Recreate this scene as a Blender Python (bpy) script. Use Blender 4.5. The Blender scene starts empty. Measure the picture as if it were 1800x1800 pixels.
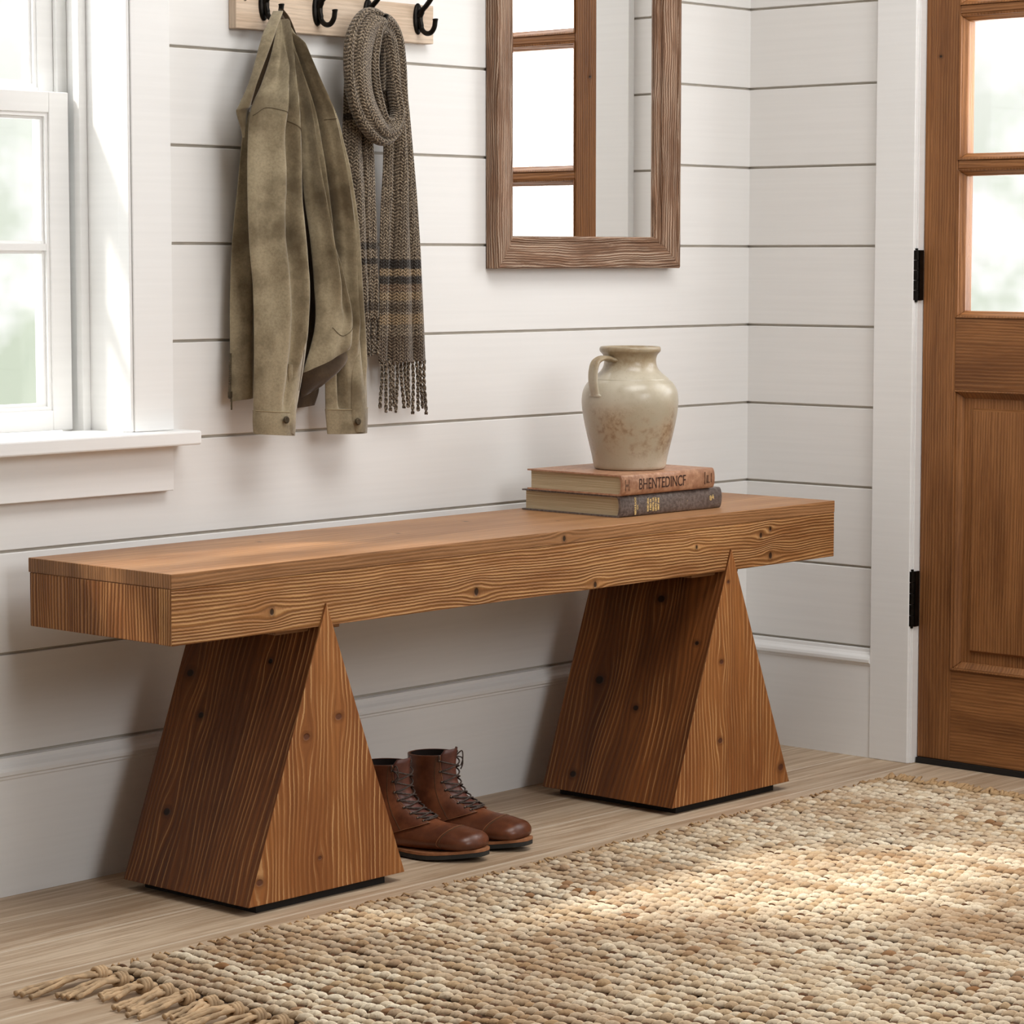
import bpy, bmesh, math, random
import numpy as np
from mathutils import Vector, Matrix
PI = math.pi
random.seed(7); np.random.seed(7)
scn = bpy.context.scene
C = scn.collection

# ---------------------------------------------------------------- camera
F_PX, PITCH, YAW = 4817.9, 0.09232, 0.83303
CAM = Vector((-4.5103, -3.4425, 0.99675))
FW = Vector((math.sin(YAW)*math.cos(PITCH), math.cos(YAW)*math.cos(PITCH), -math.sin(PITCH)))
RT = Vector((math.cos(YAW), -math.sin(YAW), 0)); UP = RT.cross(FW)
cd = bpy.data.cameras.new('camera'); cam = bpy.data.objects.new('camera', cd); C.objects.link(cam)
M = Matrix((RT, UP, -FW)).transposed().to_4x4(); M.translation = CAM
cam.matrix_world = M
cd.sensor_width = 36; cd.lens = F_PX/1800*36; cd.clip_start = 0.05; cd.clip_end = 200
scn.camera = cam

def at(u, v, ax, val):
    """point of the plane  ax = val  behind photograph pixel (u, v)"""
    d = FW*F_PX + RT*(u-900) - UP*(v-900)
    i = 'xyz'.index(ax); t = (val-CAM[i])/d[i]
    return CAM + d*t

# ---------------------------------------------------------------- colour view
vs = scn.view_settings
vs.view_transform = 'Standard'; vs.look = 'None'; vs.gamma = 1; vs.use_curve_mapping = False
vs.exposure = -0.12

def lin(r, g, b):
    f = lambda c: (c/255/12.92 if c/255 <= .04045 else ((c/255+.055)/1.055)**2.4)
    return (f(r), f(g), f(b), 1)

# ---------------------------------------------------------------- world: bright hazy sky over pale foliage
w = bpy.data.worlds.new('world'); scn.world = w; w.use_nodes = True
nt = w.node_tree; nt.nodes.clear()
def N(nt, t, **k):
    n = nt.nodes.new(t)
    for a, b in k.items():
        setattr(n, a, b)
    return n
tc = N(nt, 'ShaderNodeTexCoord')
nz = N(nt, 'ShaderNodeTexNoise'); nz.inputs['Scale'].default_value = 30; nz.inputs['Detail'].default_value = 3; nz.inputs['Roughness'].default_value = .55
nt.links.new(tc.outputs['Generated'], nz.inputs['Vector'])
mr = N(nt, 'ShaderNodeMapRange'); mr.inputs[1].default_value = .38; mr.inputs[2].default_value = .56
nt.links.new(nz.outputs['Fac'], mr.inputs[0])
sp = N(nt, 'ShaderNodeSeparateXYZ'); nt.links.new(tc.outputs['Generated'], sp.inputs[0])
hm = N(nt, 'ShaderNodeMapRange'); hm.inputs[1].default_value = .09; hm.inputs[2].default_value = -.02; hm.inputs[3].default_value = .30; hm.inputs[4].default_value = 1
nt.links.new(sp.outputs['Z'], hm.inputs[0])
mu = N(nt, 'ShaderNodeMath', operation='MULTIPLY'); nt.links.new(mr.outputs[0], mu.inputs[0]); nt.links.new(hm.outputs[0], mu.inputs[1])
mx = N(nt, 'ShaderNodeMix', data_type='RGBA')
mx.inputs[6].default_value = (1.3, 1.3, 1.28, 1); mx.inputs[7].default_value = (.76, .85, .68, 1)
nt.links.new(mu.outputs[0], mx.inputs[0])
bg = N(nt, 'ShaderNodeBackground'); bg.inputs['Strength'].default_value = 1.0
wo = N(nt, 'ShaderNodeOutputWorld')
nt.links.new(mx.outputs[2], bg.inputs['Color']); nt.links.new(bg.outputs[0], wo.inputs[0])

# ---------------------------------------------------------------- lights
def look(o, target):
    o.rotation_euler = (Vector(target)-o.location).to_track_quat('-Z', 'Y').to_euler()
def area(name, loc, target, sx, sy, energy, col):
    l = bpy.data.lights.new(name, 'AREA'); l.shape = 'RECTANGLE'; l.size = sx; l.size_y = sy
    l.energy = energy; l.color = col
    o = bpy.data.objects.new(name, l); C.objects.link(o); o.location = loc; look(o, target); return o
sl = bpy.data.lights.new('sun', 'SUN'); sl.energy = 4.5; sl.angle = math.radians(6); sl.color = (1, .93, .82)
so = bpy.data.objects.new('sun', sl); C.objects.link(so)
so.rotation_euler = Vector((.62, -.60, -.93)).to_track_quat('-Z', 'Y').to_euler()
area('front_fill_light', (-1.6, -4.3, 1.9), (-1.2, 0, .8), 1.6, 1.4, 56, (.985, .99, 1))  # added front fill lamp; the wall there has no opening
area('daylight_door_glass', (.11, -.80, 1.33), (-1.6, -.30, 1.0), .80, .95, 15, (.98, .99, 1))
area('side_fill_light', (-5.45, -2.2, 1.6), (-1.0, -.8, .4), 2.2, 1.8, 4.5, (1, .99, .98))  # unseen side lamp added to lift the ambient level, no window there
area('daylight_shiplap_window', (-2.1, .24, 1.42), (-2.0, -1.5, .9), .85, 1.35, 9, (.98, .99, 1))
area('ceiling_daylight', (-1.3, -1.45, 2.5), (-1.25, -1.25, 0), 1.5, 1.1, 38, (1, .99, .975))

# ---------------------------------------------------------------- node material helpers
class G:
    """tiny wrapper around a material node tree"""
    def __init__(s, name):
        s.m = bpy.data.materials.new(name); s.m.use_nodes = True; s.t = s.m.node_tree; s.t.nodes.clear()
        s.out = s.n('ShaderNodeOutputMaterial'); s.p = s.n('ShaderNodeBsdfPrincipled'); s.l(s.p.outputs[0], s.out.inputs[0])
    def n(s, t, **k): return N(s.t, t, **k)
    def l(s, a, b): s.t.links.new(a, b)
    def put(s, v, inp):
        if hasattr(v, 'links') or hasattr(v, 'is_linked'): s.l(v, inp)
        else: inp.default_value = v
    def math(s, op, a, b=0, c=0, clamp=False):
        n = s.n('ShaderNodeMath', operation=op); n.use_clamp = clamp
        for i, v in enumerate((a, b, c)):
            if i < len(n.inputs): s.put(v, n.inputs[i])
        return n.outputs[0]
    def mix(s, f, a, b, blend='MIX'):
        n = s.n('ShaderNodeMix', data_type='RGBA', blend_type=blend)
        s.put(f, n.inputs[0]); s.put(a, n.inputs[6]); s.put(b, n.inputs[7]); return n.outputs[2]
    def xyz(s, x, y, z=0):
        n = s.n('ShaderNodeCombineXYZ'); s.put(x, n.inputs[0]); s.put(y, n.inputs[1]); s.put(z, n.inputs[2]); return n.outputs[0]
    def noise(s, vec, scale=1, detail=2, rough=.5):
        n = s.n('ShaderNodeTexNoise'); s.l(vec, n.inputs['Vector'])
        n.inputs['Scale'].default_value = scale; n.inputs['Detail'].default_value = detail; n.inputs['Roughness'].default_value = rough
        return n.outputs['Fac']
    def ramp(s, f, a, b, lo=0, hi=1):
        n = s.n('ShaderNodeMapRange'); n.interpolation_type = 'SMOOTHSTEP'; s.put(f, n.inputs[0])
        for i, v in enumerate((a, b, lo, hi)): n.inputs[i+1].default_value = v
        return n.outputs[0]
    def uv(s):
        n = s.n('ShaderNodeUVMap'); q = s.n('ShaderNodeSeparateXYZ'); s.l(n.outputs[0], q.inputs[0]); return q.outputs[0], q.outputs[1]
    def bump(s, h, strength, dist):
        n = s.n('ShaderNodeBump'); n.inputs['Strength'].default_value = strength; n.inputs['Distance'].default_value = dist
        s.l(h, n.inputs['Height']); s.l(n.outputs[0], s.p.inputs['Normal'])
    def set(s, col=None, rough=None, metal=None, spec=None):
        if col is not None: s.put(col, s.p.inputs['Base Color'])
        if rough is not None: s.put(rough, s.p.inputs['Roughness'])
        if metal is not None: s.put(metal, s.p.inputs['Metallic'])
        if spec is not None: s.put(spec, s.p.inputs['Specular IOR Level'])
        return s.m

def plain(name, col, rough=.5, metal=0, noise_amt=.06, scale=30, bump=0, spec=.4):
    g = G(name); tc = g.n('ShaderNodeTexCoord').outputs['Object']
    f = g.noise(tc, scale, 3)
    dark = tuple(c*(1-noise_amt*2) for c in col[:3])+(1,)
    c = g.mix(g.ramp(f, .3, .7), dark, col)
    if bump: g.bump(g.noise(tc, scale*8, 3), bump, .001)
    return g.set(c, rough, metal, spec)

def wood(name, dark, mid, line, freq=90, lstr=.6, lwidth=5., warp=.02, wu=4, wv=.9, knots=(), bump=.4, rough=.55, fine=.25, blotch=.5, dk=None, seed=0., knotcol=None, ragged=.0014, patch=1.0):
    """long grain running along V (metres); U crosses it. knots = (u, v, radius)"""
    g = G(name); u0, v = g.uv()
    u0 = g.math('ADD', u0, 0); v = g.math('ADD', v, 0)
    lo = g.noise(g.xyz(g.math('MULTIPLY', u0, wu), g.math('MULTIPLY', v, wv), seed), 1, 2)
    u = g.math('ADD', u0, g.math('MULTIPLY', g.math('SUBTRACT', lo, .5), warp*4))
    md = g.noise(g.xyz(g.math('MULTIPLY', u0, 14), g.math('MULTIPLY', v, 12), seed+3), 1, 2)
    u = g.math('ADD', u, g.math('MULTIPLY', g.math('SUBTRACT', md, .5), .0035))
    rg_ = g.noise(g.xyz(g.math('MULTIPLY', u0, 60), g.math('MULTIPLY', v, 170), seed+6), 1, 2, .6)
    u = g.math('ADD', u, g.math('MULTIPLY', g.math('SUBTRACT', rg_, .5), ragged))
    kmask = None; kc = None
    for (ku, kv, kr) in knots:
        du = g.math('SUBTRACT', u0, ku); dv = g.math('SUBTRACT', v, kv)
        d2 = g.math('ADD', g.math('POWER', g.math('DIVIDE', g.math('ABSOLUTE', du), kr*2.6), 2), g.math('POWER', g.math('DIVIDE', g.math('ABSOLUTE', dv), kr*5), 2))
        ga = g.math('EXPONENT', g.math('MULTIPLY', d2, -1))
        u = g.math('SUBTRACT', u, g.math('MULTIPLY', g.math('MULTIPLY', du, ga), .85))
        r2 = g.math('ADD', g.math('POWER', g.math('DIVIDE', g.math('ABSOLUTE', du), kr), 2), g.math('POWER', g.math('DIVIDE', g.math('ABSOLUTE', dv), kr*.75), 2))
        r2 = g.math('ADD', r2, g.math('MULTIPLY', g.math('SUBTRACT', md, .5), .8))
        k = g.ramp(r2, 1.1, .35); kmask = k if kmask is None else g.math('MAXIMUM', kmask, k)
        k2 = g.ramp(r2, 5., .8); kc = k2 if kc is None else g.math('MAXIMUM', kc, k2)
    jit = g.noise(g.xyz(g.math('MULTIPLY', u, freq*.35), g.math('MULTIPLY', v, 1.2), seed+9), 1, 1)
    ph = g.math('ADD', g.math('MULTIPLY', u, 2*PI*freq), g.math('MULTIPLY', jit, 9))
    s_ = g.math('ADD', g.math('MULTIPLY', g.math('SINE', ph), .5), .5)
    ln = g.math('POWER', s_, lwidth)
    brk = g.noise(g.xyz(g.math('MULTIPLY', u, 45), g.math('MULTIPLY', v, 9), seed+5), 1, 3)
    ln = g.math('MULTIPLY', ln, g.ramp(brk, .34, .60, .08, 1))
    pat = g.noise(g.xyz(g.math('MULTIPLY', u, 11), g.math('MULTIPLY', v, 2.6), seed+13), 1, 2)
    ln = g.math('MULTIPLY', ln, g.ramp(pat, .38, .56, patch, 1))
    fi = g.noise(g.xyz(g.math('MULTIPLY', u, 420), g.math('MULTIPLY', v, 16), seed), 1, 3, .6)
    bl = g.noise(g.xyz(g.math('MULTIPLY', u, 16), g.math('MULTIPLY', v, 2.2), seed+2), 1, 3)
    col = g.mix(g.ramp(bl, .5-blotch*.4, .5+blotch*.4), dark, mid)
    col = g.mix(g.math('MULTIPLY', g.ramp(fi, .35, .7), fine), col, tuple(c*.45 for c in dark[:3])+(1,))
    col = g.mix(g.math('MULTIPLY', ln, lstr), col, line)
    dkl = g.math('POWER', g.math('SUBTRACT', 1, s_), 4)
    col = g.mix(g.math('MULTIPLY', dkl, .35 if dk is None else dk), col, tuple(c*.4 for c in dark[:3])+(1,))
    if kmask is not None:
        kcol = knotcol or tuple(c*.06 for c in dark[:3])+(1,)
        col = g.mix(g.math('MULTIPLY', kc, .45), col, tuple(c*.5 for c in dark[:3])+(1,))
        col = g.mix(g.math('MULTIPLY', kmask, .9), col, kcol)
    h = g.math('ADD', g.math('MULTIPLY', s_, .7), g.math('MULTIPLY', fi, .35))
    if kmask is not None: h = g.math('SUBTRACT', h, kmask)
    g.bump(h, bump, .002)
    return g.set(col, rough, 0, .3)

# ---------------------------------------------------------------- mesh helpers
def tag(o, label=None, cat=None, group=None, kind=None):
    if label: o['label'] = label
    if cat: o['category'] = cat
    if group: o['group'] = group
    if kind: o['kind'] = kind
    return o
def empty(name, loc=(0, 0, 0), rz=0):
    o = bpy.data.objects.new(name, None); C.objects.link(o); o.location = loc; o.rotation_euler = (0, 0, rz); o.empty_display_size = .05
    return o
def obj(name, bm, mat, parent=None, smooth=False, kind=None):
    bmesh.ops.recalc_face_normals(bm, faces=bm.faces[:])
    me = bpy.data.meshes.new(name); bm.to_mesh(me); bm.free()
    if mat: me.materials.append(mat)
    if smooth:
        for p in me.polygons: p.use_smooth = True
    o = bpy.data.objects.new(name, me); C.objects.link(o)
    if parent: o.parent = parent
    if kind: o['kind'] = kind
    return o
def box(bm, a, b):
    x0, x1 = sorted((a[0], b[0])); y0, y1 = sorted((a[1], b[1])); z0, z1 = sorted((a[2], b[2]))
    v = [bm.verts.new(p) for p in ((x0, y0, z0), (x1, y0, z0), (x1, y1, z0), (x0, y1, z0), (x0, y0, z1), (x1, y0, z1), (x1, y1, z1), (x0, y1, z1))]
    for f in ((0, 3, 2, 1), (4, 5, 6, 7), (0, 1, 5, 4), (1, 2, 6, 5), (2, 3, 7, 6), (3, 0, 4, 7)): bm.faces.new([v[i] for i in f])
def prism(bm, pts, axis, a, b):
    """extrude a 2D outline along an axis; pts are (p, q) in the remaining two axes in xyz order"""
    def mk(p, t):
        q = list(p); q.insert('xyz'.index(axis), t); return bm.verts.new(q)
    A = [mk(p, a) for p in pts]; B = [mk(p, b) for p in pts]; n = len(pts)
    bm.faces.new(A[::-1]); bm.faces.new(B)
    for i in range(n): bm.faces.new((A[i], A[(i+1) % n], B[(i+1) % n], B[i]))
def bevel(o, wd=.002, seg=2):
    m = o.modifiers.new('bevel', 'BEVEL'); m.width = wd; m.segments = seg; m.limit_method = 'ANGLE'; m.angle_limit = .7
    return o
def uvmap(o, grain='x', off=(0, 0)):
    me = o.data; uvl = me.uv_layers.new(name='UVMap'); gi = 'xyz'.index(grain)
    for p in me.polygons:
        n = p.normal; ax = max(range(3), key=lambda i: abs(n[i]))
        rest = [i for i in range(3) if i != ax]
        if gi in rest: vi = gi; ui = [i for i in rest if i != gi][0]
        else: ui, vi = rest[0], rest[1]
        for li in p.loop_indices:
            co = me.vertices[me.loops[li].vertex_index].co
            uvl.data[li].uv = (co[ui]+off[0], co[vi]+off[1])
    return o
def frames(pts, up=Vector((0, 0, 1))):
    T = []
    for i in range(len(pts)):
        a = pts[max(i-1, 0)]; b = pts[min(i+1, len(pts)-1)]; T.append((b-a).normalized())
    n = up - T[0]*up.dot(T[0])
    if n.length < 1e-4: n = Vector((1, 0, 0)) - T[0]*T[0].x
    n.normalize(); out = []
    for t in T:
        n = (n - t*n.dot(t)); n.normalize(); out.append((t, n.copy(), t.cross(n)))
    return out
def tube(bm, pts, r, seg=8, cap=True, closed=False):
    pts = [Vector(p) for p in pts]; fr = frames(pts); rings = []
    for i, (p, (t, n, b)) in enumerate(zip(pts, fr)):
        rr = r[i] if hasattr(r, '__len__') else r
        rx, ry = rr if hasattr(rr, '__len__') else (rr, rr)
        rings.append([bm.verts.new(p+n*math.cos(2*PI*k/seg)*rx+b*math.sin(2*PI*k/seg)*ry) for k in range(seg)])
    m = len(rings)
    for i in range(m if closed else m-1):
        a, c = rings[i], rings[(i+1) % m]
        for k in range(seg): bm.faces.new((a[k], a[(k+1) % seg], c[(k+1) % seg], c[k]))
    if cap and not closed: bm.faces.new(rings[0][::-1]); bm.faces.new(rings[-1])
def cr(P, n=8):
    """Catmull-Rom through vectors of any length"""
    P = [np.array(p, float) for p in P]; out = []
    for i in range(len(P)-1):
        a = P[max(i-1, 0)]; b = P[i]; c = P[i+1]; d = P[min(i+2, len(P)-1)]
        for k in range(n):
            t = k/n; out.append(.5*((2*b)+(-a+c)*t+(2*a-5*b+4*c-d)*t*t+(-a+3*b-3*c+d)*t**3))
    out.append(P[-1]); return out
def lathe(bm, prof, seg=64, c=(0, 0, 0)):
    rings = [[bm.verts.new((c[0]+r*math.cos(2*PI*k/seg), c[1]+r*math.sin(2*PI*k/seg), c[2]+z)) for k in range(seg)] for r, z in prof]
    for a, b in zip(rings, rings[1:]):
        for k in range(seg): bm.faces.new((a[k], a[(k+1) % seg], b[(k+1) % seg], b[k]))
    bm.faces.new(rings[0][::-1]); bm.faces.new(rings[-1])

# ---------------------------------------------------------------- materials of the room
def paint(name, col):
    g = G(name); tc = g.n('ShaderNodeTexCoord').outputs['Object']
    mp = g.n('ShaderNodeMapping'); mp.inputs['Scale'].default_value = (3, 3, 120); g.l(tc, mp.inputs[0])
    f = g.noise(mp.outputs[0], 1, 3); f2 = g.noise(tc, 1.6, 2)
    c = g.mix(g.ramp(f, .25, .75), tuple(k*.965 for k in col[:3])+(1,), col)
    c = g.mix(g.ramp(f2, .3, .7, 0, .35), c, (col[0]*.975, col[1]*.965, col[2]*.95, 1))
    g.bump(f, .06, .001); return g.set(c, .5, 0, .3)
m_wall = paint('cream_wall_paint', lin(235, 234, 232))
m_trim = paint('white_trim_paint', lin(240, 240, 239))
m_gap = plain('shadow_gap_backing', lin(196, 188, 176), .9)
m_ceil = plain('ceiling_paint', lin(176, 172, 166), .9)
m_far = plain('greige_wall_paint', lin(150, 145, 138), .9)
def glass():
    g = G('window_glass'); tr = g.n('ShaderNodeBsdfTransparent'); gl = g.n('ShaderNodeBsdfGlossy'); gl.inputs['Roughness'].default_value = .02
    mxx = g.n('ShaderNodeMixShader'); mxx.inputs[0].default_value = .05
    g.l(tr.outputs[0], mxx.inputs[1]); g.l(gl.outputs[0], mxx.inputs[2]); g.l(mxx.outputs[0], g.out.inputs[0])
    g.t.nodes.remove(g.p); return g.m
m_glass = glass()
# floor planks
def floor_mat():
    g = G('pale_oak_planks'); u, v = g.uv()     # u across the boards (y), v along (x)
    W = .1425
    k = g.math('DIVIDE', g.math('ADD', u, .005), W); idx = g.math('FLOOR', k); fr = g.math('FRACT', k)
    hsh = g.n('ShaderNodeTexWhiteNoise', noise_dimensions='1D'); g.l(idx, hsh.inputs['W']); h = hsh.outputs['Value']
    vv = g.math('ADD', v, g.math('MULTIPLY', h, 7))
    lo = g.noise(g.xyz(g.math('MULTIPLY', u, 9), g.math('MULTIPLY', vv, 1.3), g.math('MULTIPLY', h, 20)), 1, 3)
    uu = g.math('ADD', u, g.math('MULTIPLY', lo, .05))
    gr = g.noise(g.xyz(g.math('MULTIPLY', uu, 60), g.math('MULTIPLY', vv, 2.5), h), 1, 4, .6)
    fi = g.noise(g.xyz(g.math('MULTIPLY', uu, 380), g.math('MULTIPLY', vv, 9), h), 1, 3, .6)
    c = g.mix(g.ramp(gr, .33, .68), lin(176, 150, 122), lin(214, 193, 167))
    c = g.mix(g.math('MULTIPLY', g.ramp(fi, .4, .7), .3), c, lin(132, 108, 84))
    c = g.mix(g.math('MULTIPLY', h, .4), c, lin(176, 154, 130))
    crk = g.noise(g.xyz(g.math('MULTIPLY', uu, 95), g.math('MULTIPLY', vv, 5), g.math('ADD', h, 3)), 1, 4, .65)
    c = g.mix(g.ramp(crk, .62, .74, 0, .7), c, lin(112, 86, 62))
    c = g.mix(g.ramp(lo, .5, .72, 0, .4), c, lin(140, 112, 84))
    e = g.math('MINIMUM', fr, g.math('SUBTRACT', 1, fr))
    seam = g.ramp(e, .030, .010)
    c = g.mix(g.math('MULTIPLY', seam, .8), c, lin(226, 210, 188))
    dk = g.ramp(g.math('SUBTRACT', fr, .0), .012, .004)
    c = g.mix(g.math('MULTIPLY', dk, .5), c, lin(96, 80, 64))
    g.bump(g.math('SUBTRACT', g.math('ADD', g.math('MULTIPLY', gr, .4), g.math('MULTIPLY', fi, .3)), g.math('MULTIPLY', dk, 1)), .3, .0015)
    return g.set(c, .48, 0, .35)
m_floor = floor_mat()

# ---------------------------------------------------------------- room shell
ZB, S, GAP = .2229, .16, .0046
XL, YF, ZC = -5.6, -4.4, 2.55          # left wall, front wall, ceiling
WX0, WX1, WZ0, WZ1 = -2.56, -1.645, .705, 2.1      # window opening in the back wall
DY0, DY1, DZ = -.378, -1.215, 1.90     # door opening in the right wall

bm = bmesh.new(); box(bm, (XL-.1, YF-.1, -.06), (.16, .2, 0)); fl = uvmap(obj('floor', bm, m_floor, kind='structure'), 'x')
bm = bmesh.new(); box(bm, (XL-.1, YF-.1, ZC), (.16, .2, ZC+.06)); obj('ceiling', bm, m_ceil, kind='structure')

# walls are made of boards with open gaps over a backing
def boards(name, axis, lo, hi, hole):
    """axis 'x': the wall runs along x on y=0 ; axis 'y': it runs along y on x=0"""
    root = bmesh.new()
    def put(bm, a0, a1, z0, z1, d0, d1):
        if a1-a0 < 1e-4 or z1-z0 < 1e-4: return
        if axis == 'x': box(bm, (a0, d0, z0), (a1, d1, z1))
        else: box(bm, (d0, a0, z0), (d1, a1, z1))
    h0, h1, hz0, hz1 = hole
    k = -2
    while True:
        z0 = ZB+S*k; z1 = z0+S-GAP; k += 1
        if z0 >= ZC: break
        z0 = max(z0, 0); z1 = min(z1, ZC)
        if z1 <= z0: continue
        if z1 <= hz0 or z0 >= hz1: put(root, lo, hi, z0, z1, 0, .016)
        else:
            put(root, lo, h0, z0, z1, 0, .016); put(root, h1, hi, z0, z1, 0, .016)
            if z0 < hz0: put(root, h0, h1, z0, hz0, 0, .016)
            if z1 > hz1: put(root, h0, h1, hz1, z1, 0, .016)
    o = obj(name, root, m_wall, kind='structure'); bevel(o, .0012, 1)
    b = bmesh.new()
    put(b, lo, h0, 0, ZC, .0058, .10); put(b, h1, hi+.10, 0, ZC, .0058, .10)
    put(b, h0, h1, 0, hz0, .0058, .10); put(b, h0, h1, hz1, ZC, .0058, .10)
    obj('sheathing', b, m_gap, o)
    return o
boards('wall_back', 'x', XL, 0.006, (WX0, WX1, WZ0, WZ1))
boards('wall_right', 'y', YF, 0.006, (DY1, DY0, -.1, DZ))
bm = bmesh.new(); box(bm, (XL-.1, YF, 0), (XL, 0, ZC)); obj('wall_left', bm, m_far, kind='structure')
bm = bmesh.new(); box(bm, (XL, YF-.1, 0), (0, YF, ZC)); obj('wall_front', bm, m_far, kind='structure')

# baseboards with a moulded cap
prof = [(0, .2175), (-.0075, .2175), (-.0085, .212), (-.0125, .207), (-.0185, .203), (-.0215, .198), (-.0215, .1925), (-.0175, .1895), (-.0175, .1865), (-.0155, .184), (-.0155, 0), (0, 0)]
bm = bmesh.new(); prism(bm, prof, 'x', XL, -.0005); obj('baseboard_back', bm, m_trim, kind='structure')
bm = bmesh.new()                                   # along y on x = 0
A = [bm.verts.new((p, -.0005, z)) for p, z in prof]; B = [bm.verts.new((p, -.3245, z)) for p, z in prof]
bm.faces.new(A); bm.faces.new(B[::-1])
for i in range(len(prof)): j = (i+1) % len(prof); bm.faces.new((A[i], B[i], B[j], A[j]))
obj('baseboard_right', bm, m_trim, kind='structure')

# ---------------------------------------------------------------- window_1
win = empty('window_1', (WX0, 0, WZ0)); tag(win, kind='structure')
def wpart(name, fn, mat=m_trim, parent=win, bv=.0015):
    bm = bmesh.new(); fn(bm); o = obj(name, bm, mat)
    o.parent = parent; o.location = (-WX0, 0, -WZ0) if parent is win else (0, 0, 0)
    if bv: bevel(o, bv, 2)
    return o
CX = -1.5675
def f_casing(bm):
    box(bm, (WX1-.004, -.020, WZ0+.012), (CX, 0.0, WZ1+.1)); box(bm, (WX0+.004, -.020, WZ0+.012), (WX0-.078, 0.0, WZ1+.1))
    box(bm, (WX0-.09, -.024, WZ1+.004), (CX+.012, 0, WZ1+.10))
wpart('casing', f_casing)
def f_bead(bm):
    box(bm, (WX1-.010, -.017, WZ0+.012), (WX1-.0045, .010, WZ1)); box(bm, (WX0+.0045, -.017, WZ0+.012), (WX0+.010, .010, WZ1))
wpart('casing_bead', f_bead)
def f_jamb(bm):
    box(bm, (WX1-.007, .0, WZ0), (WX1+.03, .20, WZ1)); box(bm, (WX0+.007, .0, WZ0), (WX0-.03, .20, WZ1)); box(bm, (WX0, .0, WZ1-.007), (WX1, .20, WZ1+.02))
    box(bm, (WX0-.02, .05, WZ0-.03), (WX1+.02, .22, WZ0+.004))
wpart('jamb', f_jamb)
def f_stop(bm):
    for x, s in ((WX1-.007, -1), (WX0+.007, 1)):
        box(bm, (x, .088, WZ0), (x+s*.016, .104, WZ1-.007)); box(bm, (x, .1375, WZ0), (x+s*.021, .1475, WZ1-.007))
wpart('stop_bead', f_stop)
def f_stool(bm):
    box(bm, (WX0-.10, -.058, .6935), (-1.5665+.026, 0, .7165)); box(bm, (WX0+.007, 0, .6935), (WX1-.007, .09, .7165))
st = wpart('window_sill', f_stool, bv=.003)
wpart('apron', lambda bm: box(bm, (WX0-.075, -.018, .6175), (CX, 0, .6935)))
def sash(name, x0, x1, z0, z1, y0, y1, top, bot, side, muntins):
    rt_ = wpart(name, lambda bm: (box(bm, (x0, y0, z0), (x0+side, y1, z1)), box(bm, (x1-side, y0, z0), (x1, y1, z1)),
                                  box(bm, (x0+side, y0, z0), (x1-side, y1, z0+bot)), box(bm, (x0+side, y0, z1-top), (x1-side, y1, z1))))
    a0, a1, b0, b1 = x0+side, x1-side, z0+bot, z1-top
    def f(bm):   # stepped glazing bead
        for d, yy in ((.006, y0+.004), (.011, y0+.010)):
            yb_ = y1 if d < .01 else y1-.001
            box(bm, (a0, yy, b0+d), (a0+d, yb_, b1-d)); box(bm, (a1-d, yy, b0+d), (a1, yb_, b1-d)); box(bm, (a0, yy, b0), (a1, yb_, b0+d)); box(bm, (a0, yy, b1-d), (a1, yb_, b1))
    wpart('glazing_bead', f, parent=rt_, bv=0)
    for z in muntins:
        wpart('muntin', lambda bm: (box(bm, (a0+.0062, y0+.0043, z-.0055), (a1-.0062, y1-.0015, z+.0055)), box(bm, (a0+.0112, y0+.0103, z-.0105), (a1-.0112, y1-.002, z+.0105))), parent=rt_, bv=0)
    xm = (a0+a1)/2
    wpart('muntin', lambda bm: (box(bm, (xm-.0055, y0+.0048, b0+.0062), (xm+.0055, y1-.0025, b1-.0062)), box(bm, (xm-.0105, y0+.0108, b0+.0112), (xm+.0105, y1-.003, b1-.0112))), parent=rt_, bv=0)
    wpart('pane', lambda bm: box(bm, (a0, y1-.012, b0), (a1, y1-.009, b1)), m_glass, rt_, 0)
sash('lower_sash', WX0+.012, -1.676, .7175, 1.2640, .106, .137, .0335, .033, .0395, [1.0145])
sash('upper_sash', WX0+.012, -1.6630, 1.24, 2.09, .148, .178, .04, .033, .0400, [1.66])

# ---------------------------------------------------------------- door_1 and its casing
def wood_door(nm, **k):
    a = dict(freq=150, lstr=.28, lwidth=2.5, warp=.012, wu=5, wv=.6, bump=.22, rough=.45, fine=.35, blotch=.7, dk=.2); a.update(k)
    return wood(nm, lin(110, 68, 36), lin(160, 108, 64), lin(186, 136, 90), **a)
m_door = wood_door('brown_door_wood', seed=1.3, knots=[(-.455, 1.385, .004)])
m_hinge = plain('black_iron', lin(38, 34, 30), .38, .8, .3, 60, .2)
m_dark = plain('black_rubber', lin(26, 22, 20), .7)

bm = bmesh.new(); box(bm, (-.0185, DY0+.0535, 0), (0, DY0-.0385+.001, DZ+.10)); box(bm, (-.0185, DY1+.0385, 0), (0, DY1-.0535, DZ+.10)); box(bm, (-.0186, DY1+.0385, DZ-.0), (0, DY0-.0385, DZ+.10))
bevel(obj('trim_1', bm, m_trim, kind='structure'), .0015)
JY = DY0-.0375
bm = bmesh.new()
box(bm, (-.0165, DY0-.039, 0), (.10, DY0+.0, DZ)); box(bm, (-.0165, DY1+.039, 0), (.10, DY1, DZ)); box(bm, (-.0165, DY1, DZ-.03), (.1, DY0, DZ+.01))
box(bm, (-.010, DY0-.039, 0), (.012, DY0-.0425, DZ-.03)); box(bm, (-.010, DY1+.039, 0), (.012, DY1+.0425, DZ-.03))
bevel(obj('trim_2', bm, m_trim, kind='structure'), .001)

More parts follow.
